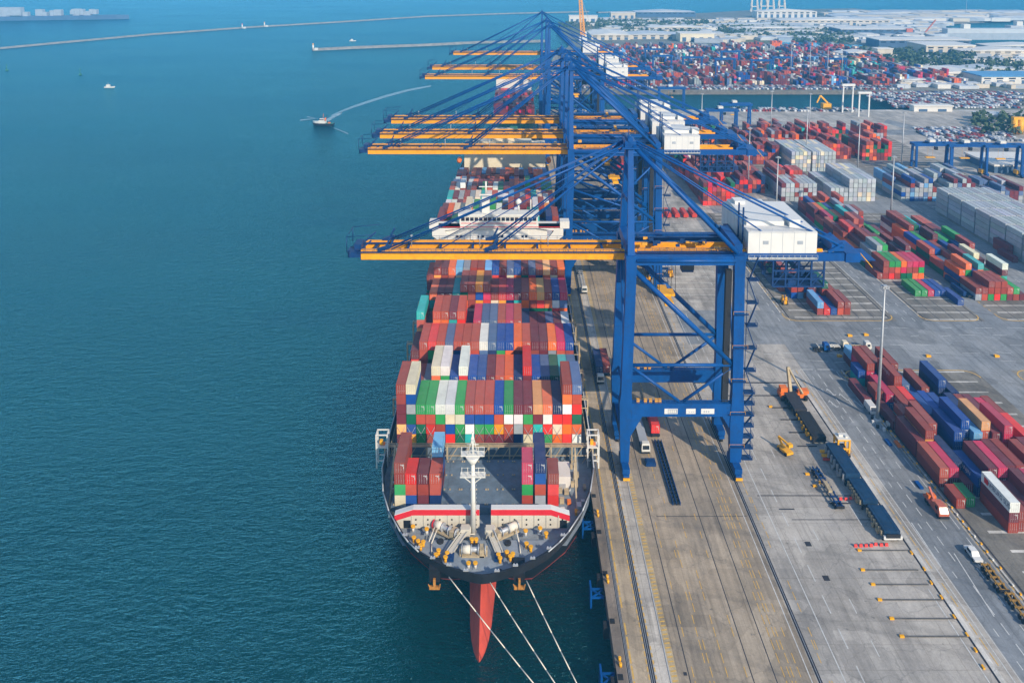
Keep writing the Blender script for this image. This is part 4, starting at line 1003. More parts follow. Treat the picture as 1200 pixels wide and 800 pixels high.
    for k in range(6): b.box(hx0+.6+k*(hx1-hx0-1)/6,hx0+.66+k*(hx1-hx0-1)/6,hy0+.3,hy0+.36,hz1,hz1+.9); 
    b.box(hx0+.4,hx1-.4,hy0+.3,hy0+.36,hz1+.85,hz1+.9)
    b.box(hx0-.06,hx0-.005,hy0+3,hy0+4.2,hz0+.2,hz0+2.3); b.box(hx0-1.2,hx0-.07,hy0,hy1,hz0-.4,hz0-.25)
    b.build('gallery',M['steel'],h)
    b=MB(); b.box(hx0-1.6,hx0-.2,hy0+5,hy1-8,zb+2.2,zb+3.6); b.box(hx0-3.3,hx0-1.7,-3,3,zb+3.2,zb+4.6); b.build('drive_housing',M['dark_blue'],c)
    for yy in (-2.2,2.2):
        b=MB(); b.beam((hx0-.6,hy0+5.5+yy,zb+4),(hx0-.6,hy0+5.5+yy,za-(za-zb)*(hx0-.6)/(xe-3)-1.0),.4); 
        b.build('stay_post',M['dark_blue'],c)
    b=MB(); b.box(xe-2.5,xe+1.5,-5.2,5.2,zb-.4,zb+2.2,0); b.beam((xe-7,4.2,zb+2.2),(xe-3,4.2,zb+4.6),.7); b.beam((xe-7,-4.2,zb+2.2),(xe-3,-4.2,zb+4.6),.7); b.box(xe-6,xe-2.6,-4,4,zb+2.3,zb+4.4)
    b.tube((xe+1.4,-5,zb+2.2),(xe+4.5,-6,zb-1.5),.15,5,1); b.box(xe+1.5,xe+6,-4.5,4.5,zb-.2,zb+.0,0); b.build('tail_frame',[BL,M['rail_yellow']],c)
    # hanging cage under the tail
    b=MB(); cx0,cx1=xe-22,xe-8; zc=zb-7.5
    for y in (-4.5,4.5):
        for x in (cx0,cx0+3.5,cx0+7,cx0+10.5,cx1): b.beam((x,y,zc),(x,y,zb-.2),.45)
        for z in (zc,zc+2.2,zc+4.5): b.beam((cx0,y,z),(cx1,y,z),.4)
        for k in range(4): b.beam((cx0+k*3.5,y,zc),(cx0+3.5+k*3.5,y,zc+4.5),.25)
    b.box(cx0,cx1,-4.5,4.5,zc-.15,zc+.05)
    for k in range(8): b.cbox((random.uniform(cx0+1,cx1-1),random.uniform(-4,3),zc+1.0),(1.6,1.2,random.uniform(1,2.2)))
    b.build('hanging_cage',M['dark_blue'],c)
    # trolley and cab
    tx=p.get('trolley',g*.45)
    b=MB(); b.box(tx-3.5,tx+3.5,-3.4,3.4,zb-.9,zb-.3); b.box(tx-2,tx+2,-2.5,2.5,zb-.3,zb+.3); b.tube((tx-2,-2,zb-1),(tx-2,2,zb-1),.4,8)
    for sx in (-1,1):
        for sy in (-1,1): b.tube((tx+sx*2.2,sy*2,zb-1),(tx+sx*2.2,sy*3.2,zb-11),.07,4,1)
    tr=b.build('trolley',[BL,M['dark']],c)
    b=MB(); b.box(tx+4,tx+7.2,-2.6,.2,zb-4.2,zb-1.4,0); b.box(tx+3.9,tx+7.3,-2.75,-2.61,zb-3.6,zb-2.0,1); b.box(tx+4.5,tx+6.7,-2,-.4,zb-1.4,zb-.3,0); b.build('operator_cab',[M['dark_blue'],M['glass']],c)
    b=MB(); b.box(tx-1.2,tx+1.2,-6.1,6.1,zb-12.0,zb-11.4); b.box(tx-2.4,tx+2.4,-2,2,zb-11.4,zb-10.8)
    for sy in (-1,1): b.box(tx-1.25,tx+1.25,sy*5.9-.25,sy*5.9+.25,zb-12.4,zb-12.01)
    b.build('spreader',M['mach_yellow'],c)
    # lift shaft and stairs on the landward front leg
    b=MB(); b.box(g-4.1,g-2.5,-hy-.4,-hy+1.0,20.5,zb-1); b.build('lift_shaft',M['dark'],c)
    b=MB(); x0=g+1.7; x1=g+4.6; y=-hy; z=4.0; k=0
    while z<zb-3:
        b.box(x0,x1,y-1.2,y+1.2,z,z+.15)
        for q in (.55,1.1): b.box(x0,x1,y-1.2,y-1.12,z+q,z+q+.06); b.box(x1-.08,x1,y-1.1,y+1.2,z+q,z+q+.06)
        b.box(x1-.1,x1,y-1.2,y-1.1,z,z+1.15)
        z2=z+ (3.2 if z<22 else 6.4)
        b.beam((x0+.3 if k%2 else x1-.3,y-.5,z),(x1-.3 if k%2 else x0+.3,y-.5,z2),.7,.18); k+=1; z=z2
    b.box(x0+.1,x0+.25,y-.1,y+.1,3.5,zb-2); b.box(x1-.25,x1-.1,y+.9,y+1.1,3.5,24)
    b.build('stair_tower',M['dark_blue'],c)
    for k in range(5):
        z=8+k*9.5; b=MB(); b.box(g-2.2,g+2.0,-hy-1.9,-hy-1.2,z,z+.12); b.box(g-2.2,g+2.0,-hy-1.9,-hy-1.84,z+1.0,z+1.06,1); b.box(g-2.2,g-2.14,-hy-1.9,-hy-1.84,z,z+1.0,1); b.box(g+1.94,g+2.0,-hy-1.9,-hy-1.84,z,z+1.0,1)
        b.build('leg_platform',[M['dark_blue'],M['rail_yellow']],c)
    return c
zb1=58.9
crane1=make_crane('nearest blue quay crane, lowest in the picture, with the largest white machine house',30.2,215.8,
   dict(g=30.5,hy=9.0,zb=zb1,za=92.0,xt=-75.0,xe=62.5,house=(33.4,52.2,-4.6,23.5),signs=True,trolley=12))
YS=[G(x,y,59)[1] for x,y in ((426,178),(441,160),(456,143),(492,92),(503,81),(527,64))]
crane2=make_crane("second quay crane from the front, long amber boom above the ship's pale engine casing",22.6,YS[0],
   dict(g=38.0,hy=9.0,zb=59.0,za=97.0,xt=-87.5,xe=78.0,house=(40.5,55.5,-4.6,15.5),xbrace=True,trolley=20))
names=['third quay crane from the front, middle one of three close booms','fourth quay crane from the front, farthest one of three close booms',
 'fifth quay crane from the front, lower one of the far boom pair','sixth quay crane from the front, upper one of the far boom pair','farthest quay crane along the quay, shortest looking boom near the top']
for k,(y,lab) in enumerate(zip(YS[1:],names)):
    cc=copy_tree(crane2,None,lab); cc.location=(22.6,y,0)
    if k==4: cc.scale=(.9,1,1)
# ------------------------------------------------------------------ light masts
def make_mast():
    c=thing('light_mast','x','light mast')
    b=MB(); b.tube((0,0,.6),(0,0,43),.55,10,r2=.22); b.build('pole',M['steel'],c)
    b=MB(); b.cbox((0,0,.3),(2.4,2.4,.6)); b.build('base',M['pad'],c)
    b=MB(); b.tube((-.9,0,43),(.9,0,43),.1,5); b.cbox((0,0,43.1),(1.2,1.2,.3))
    for k in range(8):
        t=k*.785; b.cbox((1.1*math.cos(t),1.1*math.sin(t),42.7),(.5,.5,.35))
    b.build('lamp_ring',M['steel'],c)
    return c
mast0=make_mast(); mast0['group']='tall light masts in the yards'
ML=[((1028,492),43,'tall light mast beside the nearest yard stacks, standing on the right road'),
 ((1043,268),41,'tall light mast in the middle of the yard, left of the long grey stacks'),
 (G(1,1) and None,0,'')]
def mastat(x,y,h,lab,first=False):
    o=mast0 if first else copy_tree(mast0,None,lab)
    o['label']=lab; o.location=(x,y,0); o.scale=(1,1,h/43.0)
    for ch in o.children:
        pass
    return o
p=G(1028,492); mastat(p[0],p[1],43,ML[0][2],True)
p=G(1043,268); mastat(p[0],p[1],39,ML[1][2])
def top_at(px,py,h):   # ground spot of a mast of height h whose head shows at a pixel on the map
    return G(px,py,h)
for (px,py,lab) in [(912,184,'light mast rising just behind the nearest machine house roof'),(879,150,'light mast at the tail of the second crane'),(950,110,'light mast rising from the red stacks below the basin'),
   (947,126,'shorter looking light mast between the red stacks and the white blocks'),(1008,141,'light mast among the far red stacks behind the white blocks'),(1060,132,'light mast left of the yard gantry cranes'),
   (905,107,'light mast on the near bank of the basin'),(1133,1,'very tall looking light mast before the distant warehouses'),(928,52,'light mast in the far terminal, left one'),(950,55,'light mast in the far terminal, second one'),(971,56,'light mast in the far terminal, third one'),(988,55,'light mast in the far terminal, by its end'),(823,110,'light mast on the near bank left of the basin')]:
    x,y=top_at(px,py,40); mastat(x,y,40,lab)
# warning bollards round the foot of the near mast
p=G(1028,492)
for k in range(9):
    b=MB(); t=k*.75; x=p[0]+1.9*math.cos(t)*1.1; y=p[1]-2.2+3.4*math.sin(t); b.cbox((x,y,.45),(.7,.7,.9),k%2); b.build('barrier_block',[M['white'],M['dark']]); 
    o=bpy.data.objects[[q.name for q in bpy.data.objects if q.name.startswith('barrier_block')][-1]]
    tag(o,('white' if k%2==0 else 'black')+' concrete barrier block at the foot of the nearest light mast','barrier',('white' if k%2==0 else 'black')+' barrier blocks round the mast foot')
# ------------------------------------------------------------------ yard gantry cranes
def make_rtg():
    c=thing('yard_gantry_crane','x','gantry crane',(0,0,0),0,'rubber tyred gantry cranes in the yard')
    BL=M['crane_blue']; W=23.5
    for x in (0,W):
        for y in (-3.4,3.4):
            b=MB(); b.beam((x,y,1.6),(x,y*.8,19.5),1.3,1.1); b.build('leg',BL,c)
        b=MB(); b.box(x-.8,x+.8,-5.4,5.4,1.2,2.3,0)
        for y in (-4.6,-3,3,4.6): b.tube((x-.4,y,.8),(x+.4,y,.8),.8,10,1)
        b.build('wheel_beam',[BL,M['dark']],c)
        b=MB(); b.box(x-.5,x+.5,-2,2,8.5,9.3); b.build('leg_tie',BL,c)
    b=MB()
    for y in (-2.8,2.8): b.box(-1.8,W+1.8,y-.6,y+.6,19.5,21.3)
    b.box(-1.5,-.5,-2.2,2.2,19.7,21); b.box(W+.5,W+1.5,-2.2,2.2,19.7,21); b.build('girder',BL,c)
    b=MB(); b.box(8,13,-3.2,3.2,21.35,22.0,0); b.box(8.6,12.4,-2.2,2.2,22,23.6,1); b.build('trolley',[BL,M['ship_white']],c)
    b=MB(); b.box(13.2,15,-1,1,16.4,18.6); b.build('operator_cab',M['glass'],c)
    b=MB(); b.box(7.5,13.5,-1.2,1.2,11.2,11.7)
    for s in (-1,1): b.tube((10.5+s*1.6,0,11.7),(10.5+s*1.6,0,21.3),.06,4)
    b.build('spreader',M['mach_yellow'],c)
    b=MB(); b.cbox((-1.4,0,3.2),(1.6,4,2.4)); b.build('engine_box',M['mach_yellow'],c)
    return c
r0=make_rtg()
RT=[((1070,204),'blue yard gantry crane left of the row, beside the tall masts'),((1110,205),'blue yard gantry crane second in the row, over the grey boxes'),((1152,206),'blue yard gantry crane third in the row, near the blue roofed shed'),((1193,207),'blue yard gantry crane at the right end of the row, cut by the edge')]
EX=[((828,158),'blue yard gantry crane behind the tail of the second crane'),((845,150),'blue yard gantry crane next to the basin, behind the crane tails'),((772,128),'blue yard gantry crane beside the farther machine houses')]
for k,((px,py),lab) in enumerate(RT+EX):
    x,y=G(px,py); o=r0 if k==0 else copy_tree(r0); o['label']=lab; o.location=(x,y,0)
for k,(px,py) in enumerate([(765,84),(800,86),(838,88),(880,90),(905,86),(845,78),(968,88),(756,75)]):
    x,y=G(px,py); o=copy_tree(r0); o.location=(x,y,-.2); o['group']='yard gantry cranes of the far terminal'
    o['label']='blue yard gantry crane in the far terminal, '+['first from the cranes','second from the cranes','third from the cranes in the front row','behind the basin mouth','left of the tallest far masts','in the back row','at the right end','beside the farthest machine house'][k]
# white portal frames on the basin edge
def make_portal():
    c=thing('white_portal_frame','x','portal crane',(0,0,0),0,'white portals by the basin')
    for x in (0,9):
        b=MB(); b.beam((x,0,0),(x,0,25),1.1,1.1); b.build('leg',M['white'],c)
    b=MB(); b.box(-1.5,10.5,-1.2,1.2,25,27); b.build('girder',M['white'],c)
    return c
w0=make_portal(); w0.location=G(987,132)+(0,); w0['label']='taller white portal frame at the basin edge, left one'
w1=copy_tree(w0,None,'lower white portal frame at the basin edge, right one'); w1.location=G(1006,137)+(0,); w1.scale=(1,1,.85)
# ------------------------------------------------------------------ vehicles
def wheels(b,xs,ys,r=.5,w=.35,mi=1):
    for x in xs:
        for y in ys: b.tube((x-w/2,y,r),(x+w/2,y,r),r,12,mi)
def make_truck(name,label,cat,x,y,rz,cab,trailer_L=13.0,deck='dark_blue',group=None,flip=False,tank=False,roofmat=None):
    """tractor at local y 0..-? : front of the cab at y=0 facing -y, trailer behind (+y)"""
    c=thing(name,label,cat,(x,y,.02),rz,group)
    b=MB(); b.loft([[(-1.2,.12,.7),(1.2,.12,.7),(1.2,2.2,.7),(-1.2,2.2,.7)],[(-1.22,0,1.5),(1.22,0,1.5),(1.22,2.25,1.5),(-1.22,2.25,1.5)],[(-1.15,.35,2.9),(1.15,.35,2.9),(1.15,2.2,2.9),(-1.15,2.2,2.9)],[(-.95,.7,3.1),(.95,.7,3.1),(.95,2.0,3.1),(-.95,2.0,3.1)]],0,smooth=False,capa=True,capb=True)
    cb=b.build('cab',M[cab],c,fix=True)
    b=MB(); b.loft([[(-1.0,.0+.02,1.62),(1.0,.02,1.62),(1.0,.05,1.62),(-1.0,.05,1.62)],[(-.95,.28,2.7),(.95,.28,2.7),(.95,.32,2.7),(-.95,.32,2.7)]],0,smooth=False,capa=True,capb=True); b.build('windscreen',M['glass'],cb,fix=True)
    b=MB()
    for s in (-1,1): b.box(s*1.215-.012,s*1.215+.012,.6,1.6,1.65,2.5)
    b.build('side_window',M['glass'],cb)
    b=MB(); b.box(-1.1,1.1,-.08,.1,.45,.95); b.build('bumper',M['dark'],cb)
    b=MB(); b.box(-.5,.5,2.2,5.6,.7,1.05,0); b.cbox((0,4.4,1.15),(1.2,1.2,.2),0); wheels(b,(-1.0,1.0),(1.2,3.9,5.1)); b.build('chassis',[M['dark'],M['dark']],c)
    if trailer_L:
        b=MB(); y0=3.2
        for s in (-.55,.55): b.box(s-.12,s+.12,y0,y0+trailer_L,1.15,1.5,0)
        k=y0
        while k<y0+trailer_L: b.box(-1.2,1.2,k,k+.3,1.2,1.45,0); k+=2.1
        b.box(-1.22,1.22,y0+trailer_L-.35,y0+trailer_L,.9,1.5,0); wheels(b,(-.95,.95),(y0+trailer_L-3.6,y0+trailer_L-2.3,y0+trailer_L-1.0))
        if tank=='deck': b.box(-1.2,1.2,y0+.2,y0+trailer_L-.4,1.5,1.6,0)
        b.build('trailer',[M[deck],M['dark']],c)
    return c
def tr(px,py): return G(px,py)
VG='terminal trucks'
x,y=tr(685,345); make_truck('terminal_truck','white truck with a long pale trailer on the quay beside the ship, farthest along','truck',x,y,0,'ship_white',22,'steel',VG)
x,y=tr(704,451); make_truck('terminal_truck','white cabbed truck with a dark red trailer on the quay, middle one of three','truck',x,y,0,'ship_white',13.5,'red',VG)
cont(0,0,0,'R'); CONT.pop()
def loose(c,x,y,z,L,lab,rz=0):
    body,plain,marked=cont_mesh(L,CW,2.66); o=bpy.data.objects.new('cargo_container',body); COL.objects.link(o); o.location=(x-CW/2,y,z); o.color=LINC[c]+(1,)
    d=bpy.data.objects.new('door',marked); COL.objects.link(d); d.parent=o; d.color=o.color; tag(o,lab,'container','containers on trailers')
xx,yy=tr(704,451); loose('N',xx,yy+4.6,1.55,12.19,'dark blue container on the trailer of the middle quay truck')
xx,yy=tr(712,447); loose('R',xx,yy+3,1.55,12.19,'rust red container on a bare trailer next to the middle quay truck')
def make_chassis(name,label,x,y,L,mat,cat='trailer',rz=0,w=2.44,group=None,z=1.1):
    c=thing(name,label,cat,(x,y,.02),rz,group); b=MB()
    for s in (-.6,.6): b.box(s-.14,s+.14,0,L,z,z+.35)
    k=0
    while k<L: b.box(-w/2,w/2,k,k+.35,z+.04,z+.3); k+=1.9
    b.build('frame',M[mat],c)
    b=MB(); wheels(b,(-.95,.95),[q for q in (1.0,2.3,L-3.4,L-2.1,L-.9)],mi=0); b.build('wheels',M['dark'],c)
    b=MB(); b.box(-w/2,w/2,-.2,.0,z-.3,z+.4); b.box(-.5,-.2,L-.5,L-.2,.05,z); b.box(.2,.5,L-.5,L-.2,.05,z); b.build('bumper',M['dark'],c)
    return c
xx,yy=tr(712,447); make_chassis('container_trailer','bare trailer under the rust red container on the quay',xx,yy+2.5,13,'dark_blue')
x,y=tr(757,533); make_truck('terminal_truck','white cabbed truck with a long grey trailer under the nearest crane','truck',x,y,0,'ship_white',16,'wall_grey',VG,tank='deck')
x,y=tr(762,543); b=MB(); b.box(x-1.4,x+1.4,y-1.6,y+1.2,.15,.95); b.box(x-1.1,x+1.1,y-1.3,y+.9,.95,1.15); o=b.build('spreader_frame',M['dark_blue']); tag(o,'small blue steel frame on the quay before the white cabbed truck','steel frame')
x,y=tr(768,513); loose('X',x,y,1.5,12.19,'bright red container under the nearest crane portal'); make_chassis('container_trailer','dark trailer under the bright red container below the nearest crane',x,y-.4,13,'dark_blue')
# long dark steel ramp ahead of the red container
x,y=tr(793,592); yb_=tr(772,517)[1]
c=thing('cable_tray','long dark blue steel tray lying on the quay in front of the red container','steel tray',(x,y,0)); b=MB(); b.box(-1.05,-.85,0,yb_-y,.02,.75); b.box(.85,1.05,0,yb_-y,.02,.75); b.box(-.1,.1,0,yb_-y,.02,.7); b.build('rail',M['dark_blue'],c)
b=MB(); k=0
while k<yb_-y: b.box(-.85,.85,k,k+.3,.1,.5); k+=1.5
b.build('crosspiece',M['dark'],c)
# blue boxes and dark flats standing in line on the right
def flatrack(label,x,y,L,mat,zt,side,cat='steel rack'):
    c=thing('steel_flat_rack',label,cat,(x,y,0),0,'racks in line beside the right road')
    b=MB(); b.box(-1.9,1.9,0,L,1.3,1.8); 
    k=0.0
    while k<L: b.box(-2.0,2.0,k,k+.3,.9,1.3); k+=2.4
    for s in (-1.7,1.7):
        for q in (.4,L/2,L-.7): b.box(s-.2,s+.2,q,q+.4,.02,.9)
    b.build('frame',M['dark'],c)
    b=MB(); b.box(-1.95,1.95,.05,L-.05,1.82,zt)
    b.box(-1.2,-1.1,.1,L-.1,zt,zt+.04); b.box(1.1,1.2,.1,L-.1,zt,zt+.04); b.build('load',M[mat],c)
    b=MB()
    for k in range(7): q=.8+k*(L-1.6)/6; b.box(-2.45,-1.96,q-.2,q+.2,1.2,zt*.85)
    b.cbox((-2.3,L*.3,1.0),(.6,1.2,1.0)); b.tube((-2.6,L*.55,.6),(-2.2,L*.55,.6),.6,10); b.build('side_gear',M[side],c)
    return c
bx,by0=G(1043,637); 
flatrack('low blue box rack nearest the red barriers, front half of a pair',91.6,179.5,9.5,'rack_blue',2.9,'lash_beige'); flatrack('low blue box rack behind its twin, rear half of a pair',91.2,190.6,9.0,'rack_blue',2.9,'lash_beige')
flatrack('taller blue box rack at the middle of the line beside the road',90.6,200.0,14,'rack_blue',3.9,'steel')
flatrack('black topped flat rack beside the yellow machine',88.9,219.0,13.5,'dark',2.4,'mach_yellow'); flatrack('brown black flat rack farthest along the line, by the red loader',88.6,233.6,13,'trench',2.4,'dark')
b=MB(); b.box(89.4,93.9,178.9,179.4,1.0,1.9,0); b.cbox((91.6,178.85,2.0),(3.4,.3,.9),1); b.build('number_board',[M['white'],M['dark']]); tag(bpy.data.objects['number_board'],'white end board with dark plate at the near end of the blue racks','board')
# yellow frame machine
c=thing('yellow_gantry_machine','yellow framed machine with a pale roof between the black rack and the blue racks','machine',(93.4,214.4,0)); b=MB()
for x in (-1.6,1.6):
    for yv in (-1.4,1.4): b.beam((x,yv,.8),(x,yv,5.4),.45,.45)
    b.box(x-.3,x+.3,-1.9,1.9,.7,1.2); b.box(x-.22,x+.22,-1.15,1.15,5.0,5.4)
b.box(-1.35,1.35,-1.6,-1.2,5.0,5.4); b.box(-1.35,1.35,1.2,1.6,5.0,5.4); b.box(-1.35,1.35,-1.6,-1.25,2.4,2.8); b.build('frame',M['mach_yellow'],c)
b=MB(); wheels(b,(-1.6,1.6),(-1.4,1.4),.7,.5,0); b.build('wheel',M['dark'],c)
b=MB(); b.box(-1.8,1.8,-1.6,1.6,5.42,5.6); b.cbox((-.5,.2,5.9),(1.2,1,.6)); b.cbox((.9,-.6,5.85),(.7,.7,.5)); b.build('roof',M['ship_white'],c)
b=MB(); b.cbox((0,0,2.0),(1.6,1.6,1.9)); b.build('engine',M['dark'],c)
b=MB(); b.box(-6.5,-2.0,-2.6,-1.9,.9,1.5,0); b.box(-6.5,-2.0,-1.2,-.7,1.2,2.0,0); b.box(-6.4,-4.2,-3.4,-2.9,.3,.9,1); b.build('arm',[M['mach_yellow'],M['red']],c)
# red loader at the end of the line
c=thing('reach_loader','orange red loading machine with raised arm at the far end of the racks','machine',G(928,466)+(0,)); b=MB(); b.cbox((0,0,1.6),(8.5,3.4,1.4)); b.cbox((-2.8,.4,2.9),(2.2,2.4,1.6)); b.cbox((3.2,-.4,2.6),(3.4,2.2,1.0)); b.build('body',M['orange'],c)
b=MB(); wheels(b,(-3.6,-1.2,1.4,3.8),(-1.7,1.7),.9,.8,0); b.build('wheel',M['dark'],c)
b=MB(); b.beam((-.6,0,2.2),(-1.0,2,9.5),.9,.9); b.beam((-1.0,2,9.5),(2.6,-2.2,2.6),.5); b.build('arm',M['lash_beige'],c)
b=MB(); b.cbox((1.2,.8,2.6),(1.5,1.6,1.3)); b.build('cab',M['dark_blue'],c)
# small yellow machine
c=thing('yellow_work_platform','small yellow wheeled work platform alone on the open apron','machine',G(920,530)+(0,),R(20)); b=MB(); b.cbox((0,0,.9),(2.2,4.4,.7)); b.beam((0,1,1.2),(-.4,2.6,3.6),.5); b.beam((-.4,2.6,3.6),(.3,-1.2,3.0),.4); b.cbox((.3,-1.4,3.0),(1.4,1.2,.9)); b.build('body',M['mach_yellow'],c); b=MB(); wheels(b,(-1,1),(-1.5,1.5),.5,.4,0); b.build('wheel',M['dark'],c)
# long blue trailer
make_chassis('container_trailer','long bare blue trailer parked alone beside the racks',83.5,190.4,16.5,'dark_blue',w=2.0,rz=R(2))
b=MB(); b.cbox((82.9,197.5,1.9),(1.0,4,.7)); o=b.build('tool_crate',M['lash_beige']); tag(o,'worn tan crate lying on the long bare blue trailer','crate')
b=MB()
# tow truck
c=thing('tow_truck','faded red tow truck driving on the right road','truck',(108.4,187.2,0)); 
b=MB(); b.loft([[(-1.25,0,.7),(1.25,0,.7),(1.25,2.6,.7),(-1.25,2.6,.7)],[(-1.25,-.05,1.6),(1.25,-.05,1.6),(1.25,2.6,1.6),(-1.25,2.6,1.6)],[(-1.05,.9,3.0),(1.05,.9,3.0),(1.05,2.9,3.0),(-1.05,2.9,3.0)]],0,smooth=False,capa=True,capb=True); b.box(-1.2,1.2,2.6,4.3,.8,2.6,0); cb=b.build('cab',M['tow_red'],c,fix=True)
b=MB(); b.loft([[(-1.0,.0,1.72),(1.0,.0,1.72),(1.0,.05,1.72),(-1.0,.05,1.72)],[(-.9,.75,2.8),(.9,.75,2.8),(.9,.8,2.8),(-.9,.8,2.8)]],0,smooth=False,capa=True,capb=True); b.build('windscreen',M['glass'],cb,fix=True)
b=MB(); b.box(-1.27,-1.21,1.2,2.2,1.8,2.6); b.box(1.21,1.27,1.2,2.2,1.8,2.6); b.build('side_window',M['glass'],cb)
b=MB(); b.box(-1.25,1.25,4.4,8.2,.9,1.5,0); b.beam((0,4.6,1.5),(0,7.8,3.6),.45); b.build('bed',M['tow_red'],c)
b=MB(); b.cbox((0,6.6,2.0),(2.0,1.4,.8)); b.build('tow_gear',M['orange'],c)
b=MB(); wheels(b,(-1.1,1.1),(1.0,5.6,6.8),.55,.4,0); b.box(-1.2,1.2,-.35,-.06,.5,1.0); b.build('wheel',M['dark'],c)
# pickup with yellow trailers
c=thing('pickup_truck','white pickup pulling yellow trailers on the right road','pickup',(108.6,172.2,0)); b=MB(); b.loft([[(-.95,0,.5),(.95,0,.5),(.95,4.9,.5),(-.95,4.9,.5)],[(-1,0,1.05),(1,0,1.05),(1,4.9,1.05),(-1,4.9,1.05)]],capa=True,capb=True,smooth=False); b.loft([[(-.95,1.2,1.05),(.95,1.2,1.05),(.95,4.0,1.05),(-.95,4.0,1.05)],[(-.8,1.9,1.85),(.8,1.9,1.85),(.8,3.5,1.85),(-.8,3.5,1.85)]],capb=True,smooth=False); cb=b.build('body',M['white'],c,fix=True)
b=MB(); b.loft([[(-.82,1.3,1.12),(.82,1.3,1.12),(.82,1.36,1.12),(-.82,1.36,1.12)],[(-.72,1.82,1.78),(.72,1.82,1.78),(.72,1.88,1.78),(-.72,1.88,1.78)]],capa=True,capb=True,smooth=False); b.box(-.96,-.86,2.0,3.5,1.15,1.7); b.box(.86,.96,2.0,3.5,1.15,1.7); b.build('window',M['glass'],c,fix=True)
b=MB(); wheels(b,(-.85,.85),(1.0,3.9),.38,.25,0); b.build('wheel',M['dark'],c)
for k,(yv,lab) in enumerate(((162.8,'yellow trailer right behind the white pickup'),(154.2,'yellow trailer at the tail of the pickup train'))):
    make_chassis('yellow_trailer',lab,108.9+k*.3,yv,8.2,'rust_yellow',rz=R(-1.5),w=2.1,group='trailers behind the pickup')
# white van against the near stack
c=thing('white_van','white van parked in front of the two maroon containers by the mast','van',(111.6,234.0,0)); b=MB(); b.loft([[(-1.1,0,.5),(1.1,0,.5),(1.1,5.2,.5),(-1.1,5.2,.5)],[(-1.15,0,1.3),(1.15,0,1.3),(1.15,5.2,1.3),(-1.15,5.2,1.3)],[(-1.0,.9,2.5),(1.0,.9,2.5),(1.0,5.1,2.5),(-1.0,5.1,2.5)]],capa=True,capb=True,smooth=False); b.build('body',M['white'],c,fix=True)
b=MB(); b.loft([[(-.95,.05,1.4),(.95,.05,1.4),(.95,.1,1.4),(-.95,.1,1.4)],[(-.85,.75,2.3),(.85,.75,2.3),(.85,.8,2.3),(-.85,.8,2.3)]],capa=True,capb=True,smooth=False); b.build('windscreen',M['glass'],c,fix=True); b=MB(); wheels(b,(-1,1),(1,4.2),.4,.25,0); b.build('wheel',M['dark'],c)
loose('M',112.0,239.6,.05,12.19,'maroon container low beside the white van, left of the pair'); loose('M',114.6,239.6-6,.05,12.19,'maroon container low beside the white van, right of the pair') if False else None
# vehicles waiting at the crossing
x,y=G(978,411); make_truck('terminal_truck','blue truck parked crosswise at the crossing','truck',x-2,y,R(90),'crane_blue',0,'dark_blue','vehicles at the crossing'); make_chassis('flat_trailer','dark trailer behind the blue truck at the crossing',x+3,y,6,'dark_blue',rz=R(-90),group='vehicles at the crossing')
x,y=G(1000,409); make_truck('terminal_truck','cream truck with white trailer at the crossing, behind the blue truck','truck',x-2,y,R(90),'cream',8,'ship_white','vehicles at the crossing')
x,y=G(1018,411); make_truck('terminal_truck','white truck at the crossing nearest the light mast','truck',x+1,y+1,R(90),'ship_white',7,'lash_beige','vehicles at the crossing')
for (px,py,lab) in ((983,418,'yellow concrete block nearest the blue truck'),(1012,418,'yellow concrete block under the white truck'),(995,394,'yellow block on the pad edge behind the cream truck'),(1014,393,'yellow block on the pad edge behind the white truck'),(1087,418,'yellow block in the middle of the crossing'),(1167,418,'yellow block at the corner of the right hand stack')):
    x,y=G(px,py); b=MB(); b.cbox((x,y,.4),(1.1,.9,.8)); b.cbox((x+.8,y,.3),(.7,.7,.6)); o=b.build('traffic_block',M['mach_yellow']); tag(o,lab,'traffic block','yellow traffic blocks')
# blue trailers between lane two and three
for k,(px,py,lab) in enumerate(((1122,330,'dark blue trailers bunched by the green topped boxes, rear one'),(1130,340,'dark blue trailers bunched by the green topped boxes, middle one'),(1138,350,'dark blue trailers bunched by the green topped boxes, front one'))):
    x,y=G(px,py); o=make_chassis('container_trailer',lab.replace('trailers bunched','trailer bunched'),x,y,12.5,'dark_blue',group='blue trailers in the lane',w=2.8); q=MB(); q.box(-2.8,-1.5,1,11,.6,2.6); q.box(1.4,2.6,2,10,.6,2.2); q.build('side_frame',M['dark_blue'],o)
x,y=G(1110,322); make_truck('terminal_truck','white cabbed tractor in front of the blue trailers','truck',x,y+2,R(170),'ship_white',0,'dark_blue')
# apron machines seen through the crane
for (px,py,m,lab) in ((786,325,'mach_yellow','yellow and blue machine standing under the second crane portal'),(760,333,'mach_yellow','yellow forklift beside the near crane diagonal'),(920,357,'mach_yellow','yellow mast lift beside the little stack below the machine house'),(681,268,'mach_yellow','yellow mobile hoist beyond the far ship side')):
    x,y=G(px,py); c=thing('forklift',lab,'forklift',(x,y,0)); b=MB(); b.cbox((0,1,1.3),(2.2,3.4,1.4)); b.cbox((0,1.3,2.6),(1.8,1.8,1.2)); b.build('body',M[m],c); b=MB(); b.box(-.9,-.7,-1,-.8,.3,5.0); b.box(.7,.9,-1,-.8,.3,5.0); b.box(-.9,.9,-1.1,-.7,3.9,4.1); b.build('lift_mast',M['dark_blue'],c); b=MB(); wheels(b,(-1,1),(0,2.2),.6,.4,0); b.build('wheel',M['dark'],c)
